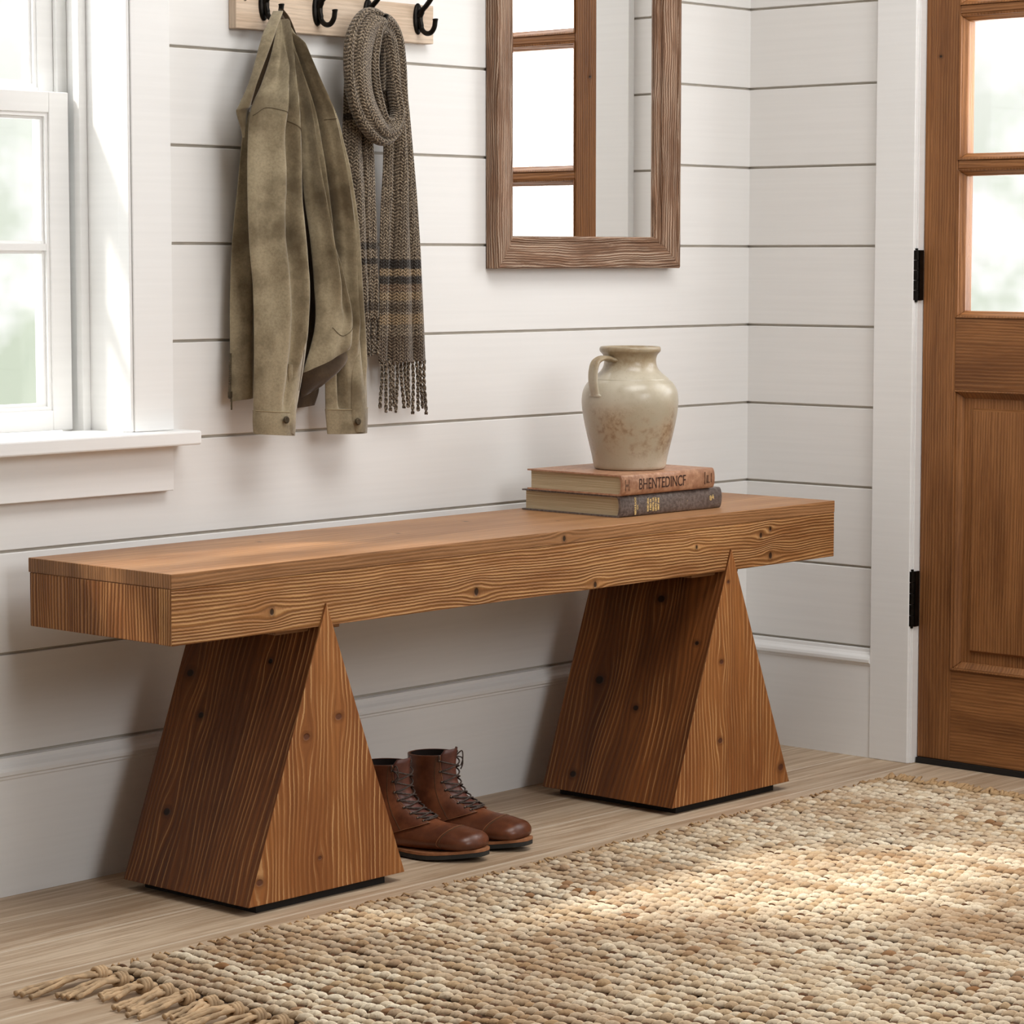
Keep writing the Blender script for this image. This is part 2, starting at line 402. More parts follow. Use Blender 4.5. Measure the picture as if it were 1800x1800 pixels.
# the real leaf: hinge edge just past the jamb
HY = DY0-.0440; EY = DY1+.0440; D0, D1 = .008, .046           # door thickness in x
DZ0, DZ1 = .012, DZ-.034
door = empty('door_1', (0, HY, 0)); tag(door, kind='structure')
def dpart(name, fn, grain, parent=door, mat=m_door, bv=.0015, off=(0, 0)):
    bm = bmesh.new(); fn(bm); o = obj(name, bm, mat); uvmap(o, grain, off)
    o.parent = parent; o.location = (0, -HY, 0) if parent is door else (0, 0, 0)
    if bv: bevel(o, bv, 2)
    return o
SW = .0755
GZ0 = .888; GZ1 = 1.757
dpart('hinge_stile', lambda bm: box(bm, (D0, HY, DZ0), (D1, HY-SW, DZ1)), 'z')
dpart('latch_stile', lambda bm: box(bm, (D0, EY, DZ0), (D1, EY+SW, DZ1)), 'z')
dpart('bottom_rail', lambda bm: box(bm, (D0, HY-SW, DZ0), (D1, EY+SW, .193)), 'y', off=(.3, .1))
dpart('middle_rail', lambda bm: box(bm, (D0, HY-SW, .742), (D1, EY+SW, GZ0-.006)), 'y', off=(.7, .4))
dpart('top_rail', lambda bm: box(bm, (D0, HY-SW, GZ1+.006), (D1, EY+SW, DZ1)), 'y', off=(1.1, .2))
m_mould = wood_door('honey_door_moulding', seed=5., lstr=.2)
P0, P1 = HY-SW, EY+SW
def ring(bm, y0, y1, z0, z1, wd, xa, xb):
    """picture-frame moulding: profile slopes from xa (outer) to xb (inner)"""
    O = [(y0, z0), (y0, z1), (y1, z1), (y1, z0)]; sy = 1 if y1 > y0 else -1
    I = [(y0+sy*wd, z0+wd), (y0+sy*wd, z1-wd), (y1-sy*wd, z1-wd), (y1-sy*wd, z0+wd)]
    for a, b, c, d in [(O[i], O[(i+1) % 4], I[(i+1) % 4], I[i]) for i in range(4)]:
        v = [bm.verts.new((xa, *a)), bm.verts.new((xa, *b)), bm.verts.new((xb, *c)), bm.verts.new((xb, *d))]
        w_ = [bm.verts.new((D1-.004, *a)), bm.verts.new((D1-.004, *b)), bm.verts.new((D1-.004, *c)), bm.verts.new((D1-.004, *d))]
        bm.faces.new(v); bm.faces.new(w_[::-1])
        for i in range(4): bm.faces.new((v[i], w_[i], w_[(i+1) % 4], v[(i+1) % 4]))
def f_pan(bm):
    ring(bm, P0, P1, .193, .742, .004, D0-.004, D0-.004); ring(bm, P0-.004, P1+.004, .197, .738, .012, D0+.001, D0+.012)
dpart('panel_moulding', f_pan, 'z', mat=m_mould, bv=.0015)
def f_panel(bm):
    y0, y1, z0, z1 = P0-.014, P1+.014, .207, .728
    box(bm, (D0+.014, P0, .193), (D1-.008, P1, .742))
    iy0, iy1, iz0, iz1 = y0-.026, y1+.026, z0+.028, z1-.026
    o4 = [(iy0+.005, iz0-.005), (iy0+.005, iz1+.005), (iy1-.005, iz1+.005), (iy1-.005, iz0-.005)]; i4 = [(iy0, iz0), (iy0, iz1), (iy1, iz1), (iy1, iz0)]
    A = [bm.verts.new((D0+.0135, *p)) for p in o4]; B = [bm.verts.new((D0+.006, *p)) for p in i4]
    bm.faces.new(B)
    for i in range(4): bm.faces.new((A[i], A[(i+1) % 4], B[(i+1) % 4], B[i]))
dpart('raised_panel', f_panel, 'z', off=(.2, .5), bv=0)
MZ = [1.1765, 1.4715]
YM = (P0+P1)/2
def pane_m(bm):
    zs = [GZ0-.006]+MZ+[GZ1+.006]; ys = [(P0, YM), (YM, P1)]
    for (ya, yb) in ys:
        for i in range(3):
            a = zs[i]+(.0085 if i else 0); b = zs[i+1]-(.0085 if i < 2 else 0)
            ea = ya-(.0085 if ya == YM else 0); eb = yb+(.0085 if yb == YM else 0)
            ring(bm, ea, eb, a, b, .0045, D0-.003, D0-.001); ring(bm, ea-.0045, eb+.0045, a+.0045, b-.0045, .0085, D0+.002, D0+.012)
dpart('glazing_moulding', pane_m, 'z', mat=m_mould, bv=.001)
for z in MZ: dpart('muntin', lambda bm: box(bm, (D0, P0, z-.009), (D1-.004, P1, z+.009)), 'y', off=(z, .3), bv=.003)
dpart('muntin', lambda bm: box(bm, (D0-.0005, YM+.009, GZ0-.006), (D1-.004, YM-.009, GZ1+.006)), 'z', off=(.9, .3), bv=.003)
o = dpart('pane', lambda bm: box(bm, (.030, P0, GZ0), (.033, P1, GZ1)), 'z', mat=m_glass, bv=0)
for i, (z0, z1) in enumerate(((.2735, .3830), (.9150, 1.0125), (1.60, 1.70))):
    hr = empty('hinge', (0, 0, 0)); hr.parent = door
    def hinge(bm):
        n = 5; L = (z1-z0)
        for k in range(n):
            a, b = z0+L*k/n+.0006, z0+L*(k+1)/n-.0006
            tube(bm, [(-.011, .0045, a), (-.011, .0045, b)], .0062, 14)
        tube(bm, [(-.011, .0045, z0-.0035), (-.011, .0045, z0)], (.0035), 10); tube(bm, [(-.011, .0045, z1), (-.011, .0045, z1+.0035)], .0035, 10)
        box(bm, (-.010, -.003, z0), (.004, .0035, z1))
    C.objects.unlink(hr); bpy.data.objects.remove(hr)
    bm = bmesh.new(); hinge(bm); h = obj('hinge', bm, m_hinge, door); tag(h, 'black iron door hinge')
bm = bmesh.new(); box(bm, (.002, HY-.001, .0005), (.07, EY, .0115)); th_ = obj('threshold', bm, m_dark, door); th_.location = (0, -HY, 0)

bm = bmesh.new(); ky = EY+.038
for r0, r1, xa, xb in ((.026, .026, D0-.004, D0+.001), (.009, .009, D0-.036, D0), (.022, .026, D0-.052, D0-.034)):
    tube(bm, [(xa, ky-HY, .93), ((xa+xb)/2, ky-HY, .93), (xb, ky-HY, .93)], [r0, max(r0, r1), r1], 24)
obj('door_knob', bm, m_hinge, door, False)
bm = bmesh.new()
A = [bm.verts.new((p, DY1-.0545, z)) for p, z in prof]; B = [bm.verts.new((p, YF+.001, z)) for p, z in prof]
bm.faces.new(A); bm.faces.new(B[::-1])
for i in range(len(prof)): j = (i+1) % len(prof); bm.faces.new((A[i], B[i], B[j], A[j]))
obj('baseboard_right', bm, m_trim, kind='structure')

# ---------------------------------------------------------------- bench
BX0, BX1, BYF, BYB, BZT, BZB = -1.8999, -.2432, -.3958, -.06, .5366, .4297
TL = .0225
bench = empty('wooden_bench', ((BX0+BX1)/2, (BYF+BYB)/2, 0))
tag(bench, 'long brushed pine bench on two tapered wedge pedestals against the shiplap wall', 'bench')
def bpart(name, fn, grain, mat, parent=bench, bv=.0012, off=(0, 0), flat=None):
    bm = bmesh.new(); fn(bm); o = obj(name, bm, mat); uvmap(o, grain, off)
    if parent is bench: o.parent = bench; o.location = (-bench.location.x, -bench.location.y, 0)
    else: o.parent = parent
    if bv: bevel(o, bv, 2)
    return o
m_top = wood('bench_top_wood', lin(150, 104, 66), lin(186, 138, 96), lin(200, 156, 114), freq=60, lstr=.22, lwidth=2, warp=.02, wu=6, wv=1.1, bump=.12, rough=.42, fine=.25, blotch=.6, dk=.25,
             knots=[(-.16, -1.02, .006), (-.22, -1.25, .005), (-.27, -.9, .004), (-.15, -1.5, .005)], seed=2.)
m_edge = wood('bench_edge_wood', lin(132, 90, 54), lin(170, 122, 80), lin(190, 144, 100), freq=160, lstr=.3, lwidth=2, warp=.01, wu=6, wv=1.2, bump=.3, rough=.5, fine=.4, blotch=.6, dk=.3,
             knots=[(.523, -1.027, .0055)], seed=2.7)
m_front = wood('bench_front_wood', lin(138, 88, 46), lin(182, 128, 76), lin(218, 174, 118), freq=185, lstr=.58, lwidth=3.2, warp=.007, wu=6, wv=2.2, bump=.7, rough=.55, fine=.35, blotch=.7, dk=.5,
             knots=[(.462, -1.70, .006), (.452, -1.245, .007), (.437, -.945, .006), (.480, -.665, .004), (.487, -.475, .006), (.447, -.445, .007), (.497, -.446, .005)], seed=3.1)
m_end = wood('bench_end_wood', lin(130, 78, 38), lin(170, 112, 62), lin(208, 158, 104), freq=135, lstr=.55, lwidth=2.2, warp=.012, wu=8, wv=2, bump=.8, rough=.55, fine=.3, blotch=.8, dk=.6, seed=4.4)
TP = bpart('seat_top', lambda bm: box(bm, (BX0, BYF, BZT-TL), (BX1, BYB, BZT)), 'x', m_top)
TP.data.materials.append(m_edge)
for p in TP.data.polygons:
    if abs(p.normal.z) < .5: p.material_index = 1
# slight mitre line at the corner: end strip of the top layer is its own board
bpart('front_apron', lambda bm: box(bm, (BX0+.0004, BYF+.0006, BZB), (BX1-.0004, BYF+.03, BZT-TL-.0003)), 'x', m_front)
bpart('end_apron', lambda bm: box(bm, (BX0+.0008, BYF+.0305, BZB+.0006), (BX0+.03, BYB-.002, BZT-TL-.0003)), 'z', m_end)
bpart('end_apron', lambda bm: box(bm, (BX1-.0008, BYF+.0305, BZB+.0006), (BX1-.03, BYB-.002, BZT-TL-.0003)), 'z', m_end, off=(.4, .3))
bpart('back_apron', lambda bm: box(bm, (BX0+.031, BYB-.03, BZB+.0006), (BX1-.031, BYB-.003, BZT-TL-.0003)), 'x', m_front, off=(.4, .3))
m_under = wood('bench_underside_wood', lin(110, 68, 36), lin(140, 92, 54), lin(160, 112, 70), freq=100, lstr=.3, bump=.3, seed=6.)
bpart('under_panel', lambda bm: box(bm, (BX0+.031, BYF+.031, BZB+.004), (BX1-.031, BYB-.031, BZB+.012)), 'x', m_under)

def mk_ped(cx, x0, x1, yb, apex, mf, ml, offy):
    yf = BYF-.0035; zf = .0145
    bm = bmesh.new()
    # triangular prism, its ridge running front to back inside the seat
    F = [bm.verts.new(p) for p in ((x0, yf, zf), (x1, yf, zf), (cx, yf, apex))]
    Bk = [bm.verts.new(p) for p in ((x0, yb, zf), (x1, yb, zf), (cx, yb, apex))]
    bm.faces.new(F); bm.faces.new(Bk[::-1])
    for i in range(3): j = (i+1) % 3; bm.faces.new((F[j], F[i], Bk[i], Bk[j]))
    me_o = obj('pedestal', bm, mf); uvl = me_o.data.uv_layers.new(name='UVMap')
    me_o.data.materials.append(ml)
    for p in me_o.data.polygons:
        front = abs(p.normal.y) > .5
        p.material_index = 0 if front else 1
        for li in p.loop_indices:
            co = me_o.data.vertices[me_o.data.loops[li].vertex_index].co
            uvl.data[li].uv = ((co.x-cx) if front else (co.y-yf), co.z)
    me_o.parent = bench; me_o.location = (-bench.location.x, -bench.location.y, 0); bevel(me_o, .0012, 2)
    bm = bmesh.new(); box(bm, (x0+.028, yf+.014, 0), (x1-.032, yb-.02, zf)); obj('foot_plate', bm, m_dark, me_o)
    bpart('cleat', lambda bm: box(bm, (cx-.085, BYF+.022, BZB-.0085), (cx+.052, BYF+.075, BZB+.003)), 'x', m_edge, off=(.1+cx, .2))
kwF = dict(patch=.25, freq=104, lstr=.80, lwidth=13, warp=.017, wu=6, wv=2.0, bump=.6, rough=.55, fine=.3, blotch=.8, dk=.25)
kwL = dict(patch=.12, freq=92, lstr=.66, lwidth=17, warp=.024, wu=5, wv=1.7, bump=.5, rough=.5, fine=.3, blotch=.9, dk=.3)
cF = (lin(134, 78, 38), lin(174, 114, 62), lin(228, 184, 128)); cL = (lin(84, 45, 20), lin(142, 84, 38), lin(206, 156, 100))  # side tones darker than front: shade of the side faces put into the colour
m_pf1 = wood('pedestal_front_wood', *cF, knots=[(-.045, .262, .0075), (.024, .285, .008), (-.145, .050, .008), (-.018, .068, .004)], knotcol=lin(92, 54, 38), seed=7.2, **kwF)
m_pl1 = wood('pedestal_side_wood_shaded', *cL, knots=[(.265, .335, .009), (.215, .275, .008), (.235, .125, .0085), (.09, .37, .005)], seed=8.1, **kwL)
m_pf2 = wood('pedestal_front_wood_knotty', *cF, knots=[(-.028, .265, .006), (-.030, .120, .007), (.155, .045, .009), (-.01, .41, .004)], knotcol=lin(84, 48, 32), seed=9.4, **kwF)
m_pl2 = wood('pedestal_side_wood_knotty_shaded', *cL, knots=[(.235, .215, .010), (.135, .37, .009), (.135, .175, .007), (.245, .045, .008), (.03, .3, .006)], seed=10.2, **kwL)
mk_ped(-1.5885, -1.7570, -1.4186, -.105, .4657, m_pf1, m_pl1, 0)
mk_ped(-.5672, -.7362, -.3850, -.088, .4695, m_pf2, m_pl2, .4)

# ---------------------------------------------------------------- mirror
m_mframe = wood('mirror_frame_wood', lin(112, 78, 54), lin(162, 122, 94), lin(222, 202, 180), freq=190, lstr=.55, lwidth=3, warp=.008, wu=10, wv=3, bump=.8, rough=.6, fine=.7, blotch=.8, dk=.5, seed=11.)
mir = empty('wall_mirror', (-.528, 0, 1.40))
tag(mir, 'weathered wooden framed wall mirror reflecting the glazed door', 'mirror')
mx0, mx1, mz0, mz1 = -.7960, -.2613, .9775, 1.86
mp = [(0, 0), (0, -.026), (.003, -.030), (.010, -.030), (.012, -.0275), (.020, -.0275), (.040, -.022), (.046, -.0195), (.047, -.013), (.053, -.015), (.057, -.015), (.0605, -.010), (.0605, 0)]   # (inwards, y)
def frame_side(bm, side):
    def P_(i, y, corner):
        x = mx0+i if corner[0] == 0 else mx1-i; z = mz0+i if corner[1] == 0 else mz1-i
        return bm.verts.new((x, y-.002, z))
    c0, c1 = {'b': ((0, 0), (1, 0)), 't': ((0, 1), (1, 1)), 'l': ((0, 0), (0, 1)), 'r': ((1, 0), (1, 1))}[side]
    A = [P_(i, y, c0) for i, y in mp]; B = [P_(i, y, c1) for i, y in mp]
    for i in range(len(mp)-1): bm.faces.new((A[i], A[i+1], B[i+1], B[i]))
    bm.faces.new((A[-1], A[0], B[0], B[-1])); bm.faces.new(A[::-1]); bm.faces.new(B)
for sd, gr, nm in (('b', 'x', 'frame_rail'), ('t', 'x', 'frame_rail'), ('l', 'z', 'frame_stile'), ('r', 'z', 'frame_stile')):
    bm = bmesh.new(); frame_side(bm, sd); o = obj(nm, bm, m_mframe); uvmap(o, gr, (random.random(), random.random()))
    o.parent = mir; o.location = (.528, 0, -1.40); bevel(o, .0008, 2)
g = G('mirror_silver'); g.set((.93, .93, .92, 1), .0, 1.0)
bm = bmesh.new(); box(bm, (mx0+.055, -.0085, mz0+.055), (mx1-.055, -.004, mz1-.055)); o = obj('mirror_glass', bm, g.m, mir); o.location = (.528, 0, -1.40)

# ---------------------------------------------------------------- hook rail and hooks
m_rail = wood('hook_rail_wood', lin(204, 178, 152), lin(222, 202, 180), lin(232, 216, 198), freq=120, lstr=.2, dk=.12, bump=.1, rough=.5, fine=.3, seed=12.)
RX0, RX1, RZ0, RZ1 = -1.4222, -.9518, 1.3763, 1.4432
rail = empty('coat_rail', ((RX0+RX1)/2, 0, RZ0)); tag(rail, 'pale wooden coat rail carrying black iron hooks', 'coat rack')
bm = bmesh.new(); box(bm, (RX0, -.019, RZ0), (RX1, -.0005, RZ1)); o = bevel(uvmap(obj('back_board', bm, m_rail), 'x'), .0012)
o.parent = rail; o.location = (-(RX0+RX1)/2, 0, -RZ0)
def hook(i, x, z):
    hk = empty('hook', (x-(RX0+RX1)/2, -.019, z-RZ0)); hk.parent = rail
    bm = bmesh.new()      # oval backplate with domed face
    seg = 24; rings = []
    for s_, y in ((1, 0), (1, -.0022), (.86, -.0040), (.4, -.0052)):
        rings.append([bm.verts.new((.0115*s_*math.cos(2*PI*k/seg), y, .0275*s_*math.sin(2*PI*k/seg))) for k in range(seg)])
    for a, b in zip(rings, rings[1:]):
        for k in range(seg): bm.faces.new((a[k], a[(k+1) % seg], b[(k+1) % seg], b[k]))
    bm.faces.new(rings[0][::-1]); bm.faces.new(rings[-1])
    obj('backplate', bm, m_hinge, hk, True)
    for zz in (.014, -.012):
        bm = bmesh.new(); tube(bm, [(.0045, -.0035, zz), (.0045, -.0058, zz)], .0024, 10); obj('screw', bm, m_hinge, hk, True)
    bm = bmesh.new()
    low = cr([(0, -.004, .006), (0, -.007, -.008), (0, -.012, -.020), (0, -.022, -.0265), (0, -.033, -.0255), (0, -.041, -.017), (0, -.0435, -.006), (0, -.0435, -.002)], 5)
    r_ = [(.0058, .0048)]*8+[(.0045, .0045)]*(len(low)-8)
    r_[-1] = .0036; r_[-3] = .0053; r_[-4] = .0052; r_[-5] = .0048; r_[-2] = .005
    tube(bm, low, r_, 12); obj('lower_prong', bm, m_hinge, hk, True)
    bm = bmesh.new()
    hi = cr([(0, -.004, .002), (0, -.012, .014), (0, -.022, .022), (0, -.034, .034), (0, -.042, .048), (0, -.050, .060), (0, -.060, .064)], 5)
    tube(bm, hi, [.0058]*5+[.0046]*(len(hi)-7)+[.005, .0035], 12); obj('upper_prong', bm, m_hinge, hk, True)
for i, (x, z) in enumerate(((-1.3607, 1.4190), (-1.2375, 1.4180), (-1.1165, 1.4175), (-.9925, 1.4180))): hook(i, x, z)
for (x, z) in ((RX0+.020, 1.425), ):
    bm = bmesh.new(); tube(bm, [(x-(RX0+RX1)/2, -.0185, z-RZ0), (x-(RX0+RX1)/2, -.0205, z-RZ0)], .0032, 14); obj('screw', bm, plain('screw_steel', lin(150, 142, 132), .35, .9), rail, True)

# ---------------------------------------------------------------- draped cloth: lofted shells
def shell(name, rows, mat, parent, folds=(), nu=48, nr=7, origin=(0, 0, 0), wob=.0, exp=.75, back=.5, seed=0, solid=True, sub=False, edge_n=0.0):
    """rows: (Lpx, Lpy, Rpx, Rpy, y centre, half depth), top to bottom.
    folds: (list of (t, s), width, amplitude): ridges (+) or grooves (-) running down the cloth"""
    R_ = []
    for r in rows:
        L = at(r[0], r[1], 'y', r[4]); Q = at(r[2], r[3], 'y', r[4]); R_.append((L.x, L.z, Q.x, Q.z, r[4], r[5]))
    R_ = cr(R_, nr); n = len(R_); rnd = random.Random(seed)
    phs = [rnd.random()*6 for _ in range(8)]
    def foldval(s, t):
        f = 0
        for pts, wd, amp in folds:
            ts = [p[0] for p in pts]; ss = [p[1] for p in pts]
            if t < ts[0]-.06 or t > ts[-1]+.06: continue
            c = np.interp(t, ts, ss)
            fade = min(1, (t-ts[0]+.06)/.08, (ts[-1]+.06-t)/.08)
            f += 1.7*amp*math.exp(-((s-c)/wd)**2)*fade
        f += wob*(math.sin(9*s+7*t+phs[0])*math.sin(5*t+phs[1])+.6*math.sin(17*s-11*t+phs[2])*math.sin(13*t+phs[3])+.35*math.sin(30*t+12*s+phs[4])*math.sin(21*s+phs[5]))
        return f
    def surf(s, t, lift=0):
        k = min(max(t, 0), 1)*(n-1); i = min(int(k), n-2); a = R_[i]*(1-(k-i))+R_[i+1]*(k-i)
        p = Vector((a[0]+(a[2]-a[0])*s, 0, a[1]+(a[3]-a[1])*s))
        e = max(0, math.sin(PI*min(max(s, 0), 1)))**exp
        p.y = a[4]-a[5]*e-foldval(s, t)*min(1, e*2.2)-lift
        return p
    bm = bmesh.new(); uvl = bm.loops.layers.uv.new('UVMap'); O = Vector(origin)
    front, backv = [], []
    for j in range(n):
        t = j/(n-1); a = R_[j]; fr_, bk_ = [], []
        for i in range(nu+1):
            s = .5-.5*math.cos(PI*i/nu); fr_.append(bm.verts.new(surf(s, t)-O))
        for i in range(1, nu):
            s = .5-.5*math.cos(PI*i/nu); p = surf(s, t)
            e = math.sin(PI*s)**exp
            bk_.append(bm.verts.new(Vector((p.x, min(a[4]+a[5]*back*e+.0012, -.002), p.z))-O))
        front.append(fr_); backv.append(bk_)
    W = [abs(R_[j][2]-R_[j][0]) for j in range(n)]
    V = [0]
    for j in range(1, n): V.append(V[-1]+abs(R_[j][1]-R_[j-1][1])+1e-5)
    def face(vs_, uvs):
        try: f = bm.faces.new(vs_)
        except ValueError: return
        for l, u_ in zip(f.loops, uvs): l[uvl].uv = u_
    for j in range(n-1):
        for i in range(nu):
            s0, s1 = .5-.5*math.cos(PI*i/nu), .5-.5*math.cos(PI*(i+1)/nu)
            u = lambda jj, s: ((R_[jj][0]+(R_[jj][2]-R_[jj][0])*s), (R_[jj][1]+(R_[jj][3]-R_[jj][1])*s))
            face((front[j][i], front[j][i+1], front[j+1][i+1], front[j+1][i]), (u(j, s0), u(j, s1), u(j+1, s1), u(j+1, s0)))
        bk0 = [front[j][0]]+backv[j]+[front[j][-1]]; bk1 = [front[j+1][0]]+backv[j+1]+[front[j+1][-1]]
        for i in range(nu):
            s0 = i/nu
            face((bk0[i], bk1[i], bk1[i+1], bk0[i+1]), ((bk0[i].co.x+O.x, bk0[i].co.z+O.z), (bk1[i].co.x+O.x, bk1[i].co.z+O.z), (bk1[i+1].co.x+O.x, bk1[i+1].co.z+O.z), (bk0[i+1].co.x+O.x, bk0[i+1].co.z+O.z)))
    if solid:
        for fr_, bk_ in ((front[0], backv[0]), (front[-1], backv[-1])):
            face(fr_+bk_[::-1], [(0, 0)]*(len(fr_)+len(bk_)))
    o = obj(name, bm, mat, parent, True)
    m = o.modifiers.new('edge', 'EDGE_SPLIT'); m.split_angle = 1.0
    return o, surf
def seam(name, surf, pts, r, mat, parent, origin, n=24, lift=.0006):
    P_ = [surf(float(p[0]), float(p[1]), lift)-Vector(origin) for p in cr([np.array(q) for q in pts], n)]
    bm = bmesh.new(); tube(bm, P_, r*.7, 6); return obj(name, bm, mat, parent, True)

def suede(name, a, b):
    g = G(name); tc = g.n('ShaderNodeTexCoord').outputs['Object']
    f = g.noise(tc, 13, 5, .62); f2 = g.noise(tc, 260, 3, .7); f3 = g.noise(tc, 30, 3, .6)
    c = g.mix(g.ramp(f, .32, .66), a, b); c = g.mix(g.ramp(f2, .3, .8, 0, .35), c, tuple(k*.55 for k in a[:3])+(1,))
    g.bump(g.math('ADD', g.math('MULTIPLY', f2, .5), f3), .35, .0012)
    g.p.inputs['Sheen Weight'].default_value = .35; g.p.inputs['Sheen Roughness'].default_value = .5
    return g.set(c, .72, 0, .22)
m_suede = suede('olive_suede', lin(106, 92, 68), lin(160, 146, 118))
m_suede_d = suede('olive_suede_lining_shade', lin(62, 46, 30), lin(88, 70, 46))  # lining colour, also used as painted shade behind collar and sleeve gaps
m_stitch = plain('olive_thread', lin(170, 152, 118), .8)
m_stitch_d = plain('dark_seam_thread', lin(84, 70, 48), .8)
m_brass = plain('aged_snap_metal', lin(86, 74, 56), .45, .7, .2, 80, .2)

JO = (-1.36, -.05, 1.40)
jk = empty('jacket', JO); tag(jk, 'olive brown suede jacket hanging by its collar from the left hook', 'jacket')
# left front panel, nearest the window
shell('left_front', [(434, 198, 470, 190, -.030, .006), (426, 245, 485, 250, -.032, .012), (418, 330, 480, 330, -.030, .014), (409, 420, 475, 420, -.028, .014), (405, 520, 475, 520, -.028, .013),
      (405, 610, 470, 610, -.030, .012), (405, 706, 470, 692, -.030, .010)], m_suede, jk, [([(0, .3), (1, .35)], .12, .004), ([(.35, .62), (.75, .60)], .10, -.008)], 40, 8, JO, .0012, seed=1)
# centre panel and its pleats
o, sc = shell('centre_front', [(493, 36, 497, 36, -.056, .004), (494, 60, 507, 56, -.060, .009), (506, 120, 522, 120, -.058, .012), (520, 190, 537, 185, -.058, .015), (528, 270, 550, 262, -.060, .018), (536, 350, 564, 340, -.062, .020), (546, 420, 578, 412, -.066, .022),
      (553, 500, 593, 496, -.070, .024), (554, 575, 608, 552, -.074, .024), (533, 655, 612, 602, -.074, .022)], m_suede, jk,
      [([(.2, .45), (.5, .40), (.8, .50)], .10, .008), ([(.3, .75), (.6, .70), (.85, .66)], .06, -.007), ([(.72, .75), (1, .80)], .14, .009)], 56, 8, JO, .0012, seed=2)
seam('hem_seam', sc, [(.30, .90), (.62, .935), (.93, .905)], .0006, m_stitch_d, jk, JO)
# turned-up hem, then a dark sheet: lining below, painted crease shade above
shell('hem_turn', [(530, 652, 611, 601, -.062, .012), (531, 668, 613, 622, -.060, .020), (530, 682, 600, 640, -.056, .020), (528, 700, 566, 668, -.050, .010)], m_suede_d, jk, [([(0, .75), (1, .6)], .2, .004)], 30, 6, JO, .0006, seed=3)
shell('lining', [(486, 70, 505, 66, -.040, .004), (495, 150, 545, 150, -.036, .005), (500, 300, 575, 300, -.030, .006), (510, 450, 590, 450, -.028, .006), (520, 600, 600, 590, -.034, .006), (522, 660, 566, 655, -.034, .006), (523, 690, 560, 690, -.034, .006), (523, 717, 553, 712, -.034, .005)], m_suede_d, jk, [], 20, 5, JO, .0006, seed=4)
# right sleeve
o, sB = shell('sleeve', [(496, 32, 501, 36, -.056, .004), (502, 55, 516, 58, -.060, .008), (509, 80, 530, 84, -.062, .012), (524, 130, 556, 145, -.066, .016), (541, 190, 584, 204, -.070, .021), (552, 250, 598, 258, -.072, .023), (562, 310, 610, 312, -.072, .023), (573, 400, 625, 400, -.068, .022),
      (572, 500, 633, 500, -.062, .022), (574, 600, 641, 600, -.060, .022), (572, 660, 644, 660, -.058, .022), (573, 728, 645, 726, -.056, .020)], m_suede, jk,
      [([(.1, .32), (.3, .24), (.6, .20), (.95, .25)], .05, -.016), ([(.15, .52), (.5, .46), (.8, .50)], .08, .009), ([(.12, .70), (.45, .66), (.85, .66)], .04, -.010), ([(.25, .86), (.6, .85), (.9, .8)], .07, .005)], 48, 7, JO, .0012, seed=5)
seam('sleeve_seam', sB, [(.72, .36), (.60, .50), (.62, .65), (.70, .82), (.66, .985)], .0007, m_stitch_d, jk, JO)
seam('shoulder_seam', sB, [(.30, .39), (.6, .378), (.92, .35)], .0006, m_stitch_d, jk, JO)
o, s_ = shell('cuff', [(572, 719, 646, 716, -.056, .0215), (574, 740, 646, 738, -.056, .0215), (576, 763, 645, 761, -.056, .0205)], m_suede, jk, [], 40, 5, JO, .0004, seed=6)
cuffB = o
seam('cuff_seam', s_, [(.02, .02), (.4, .05), (.98, .02)], .0007, m_stitch, jk, JO)
# cuff tab
o, tb = shell('cuff_tab', [(624, 600, 632, 598, -.080, .004), (619, 660, 638, 660, -.080, .005), (618, 700, 643, 700, -.078, .006), (618, 740, 644, 740, -.076, .006), (622, 760, 643, 759, -.075, .005)], m_suede, jk, [], 20, 6, JO, .0003, back=.2, seed=8)
def snap(px, py, y):
    p = at(px, py, 'y', y)-Vector(JO); bm = bmesh.new(); seg = 20
    rings = [[bm.verts.new((p.x+r*math.cos(2*PI*k/seg), p.y-h, p.z+r*math.sin(2*PI*k/seg))) for k in range(seg)] for r, h in ((.0062, 0), (.0062, .0016), (.0050, .0026), (.0034, .0022), (.001, .0024))]
    for a, b in zip(rings, rings[1:]):
        for k in range(seg): bm.faces.new((a[k], a[(k+1) % seg], b[(k+1) % seg], b[k]))
    bm.faces.new(rings[0][::-1]); bm.faces.new(rings[-1]); tag(obj('snap_button', bm, m_brass, jk, True), 'round dull metal snap button')
snap(629, 741, -.083)
# left sleeve, in front
o, sA = shell('sleeve', [(490, 34, 494, 34, -.064, .003), (485, 60, 499, 58, -.071, .008), (476, 100, 505, 98, -.078, .014), (460, 148, 511, 145, -.084, .020), (441, 195, 517, 195, -.088, .027), (436, 260, 520, 265, -.082, .029), (436, 350, 524, 350, -.082, .030), (439, 430, 535, 425, -.082, .030),
      (445, 500, 543, 500, -.080, .030), (447, 570, 541, 570, -.078, .029), (447, 640, 534, 640, -.076, .027), (446, 690, 526, 690, -.074, .026), (446, 728, 519, 728, -.072, .024)], m_suede, jk,
      [([(0, .6), (.25, .70), (.45, .78), (.62, .70), (.8, .66)], .08, .011), ([(.18, .42), (.34, .48)], .07, .009), ([(.22, .56), (.45, .62), (.58, .55)], .06, -.008), ([(.3, .25), (.7, .2)], .14, -.004), ([(.55, .55), (.66, .50), (.8, .56), (.95, .5)], .07, -.006), ([(.62, .36), (.75, .40)], .08, .004)], 60, 8, JO, .0016, seed=9)
seam('shoulder_seam', sA, [(.02, .345), (.2, .326), (.42, .333), (.7, .368), (.98, .418)], .0007, m_stitch_d, jk, JO)
seam('sleeve_seam', sA, [(.97, .413), (.88, .54), (.84, .65), (.84, .82), (.86, .91)], .0007, m_stitch_d, jk, JO)
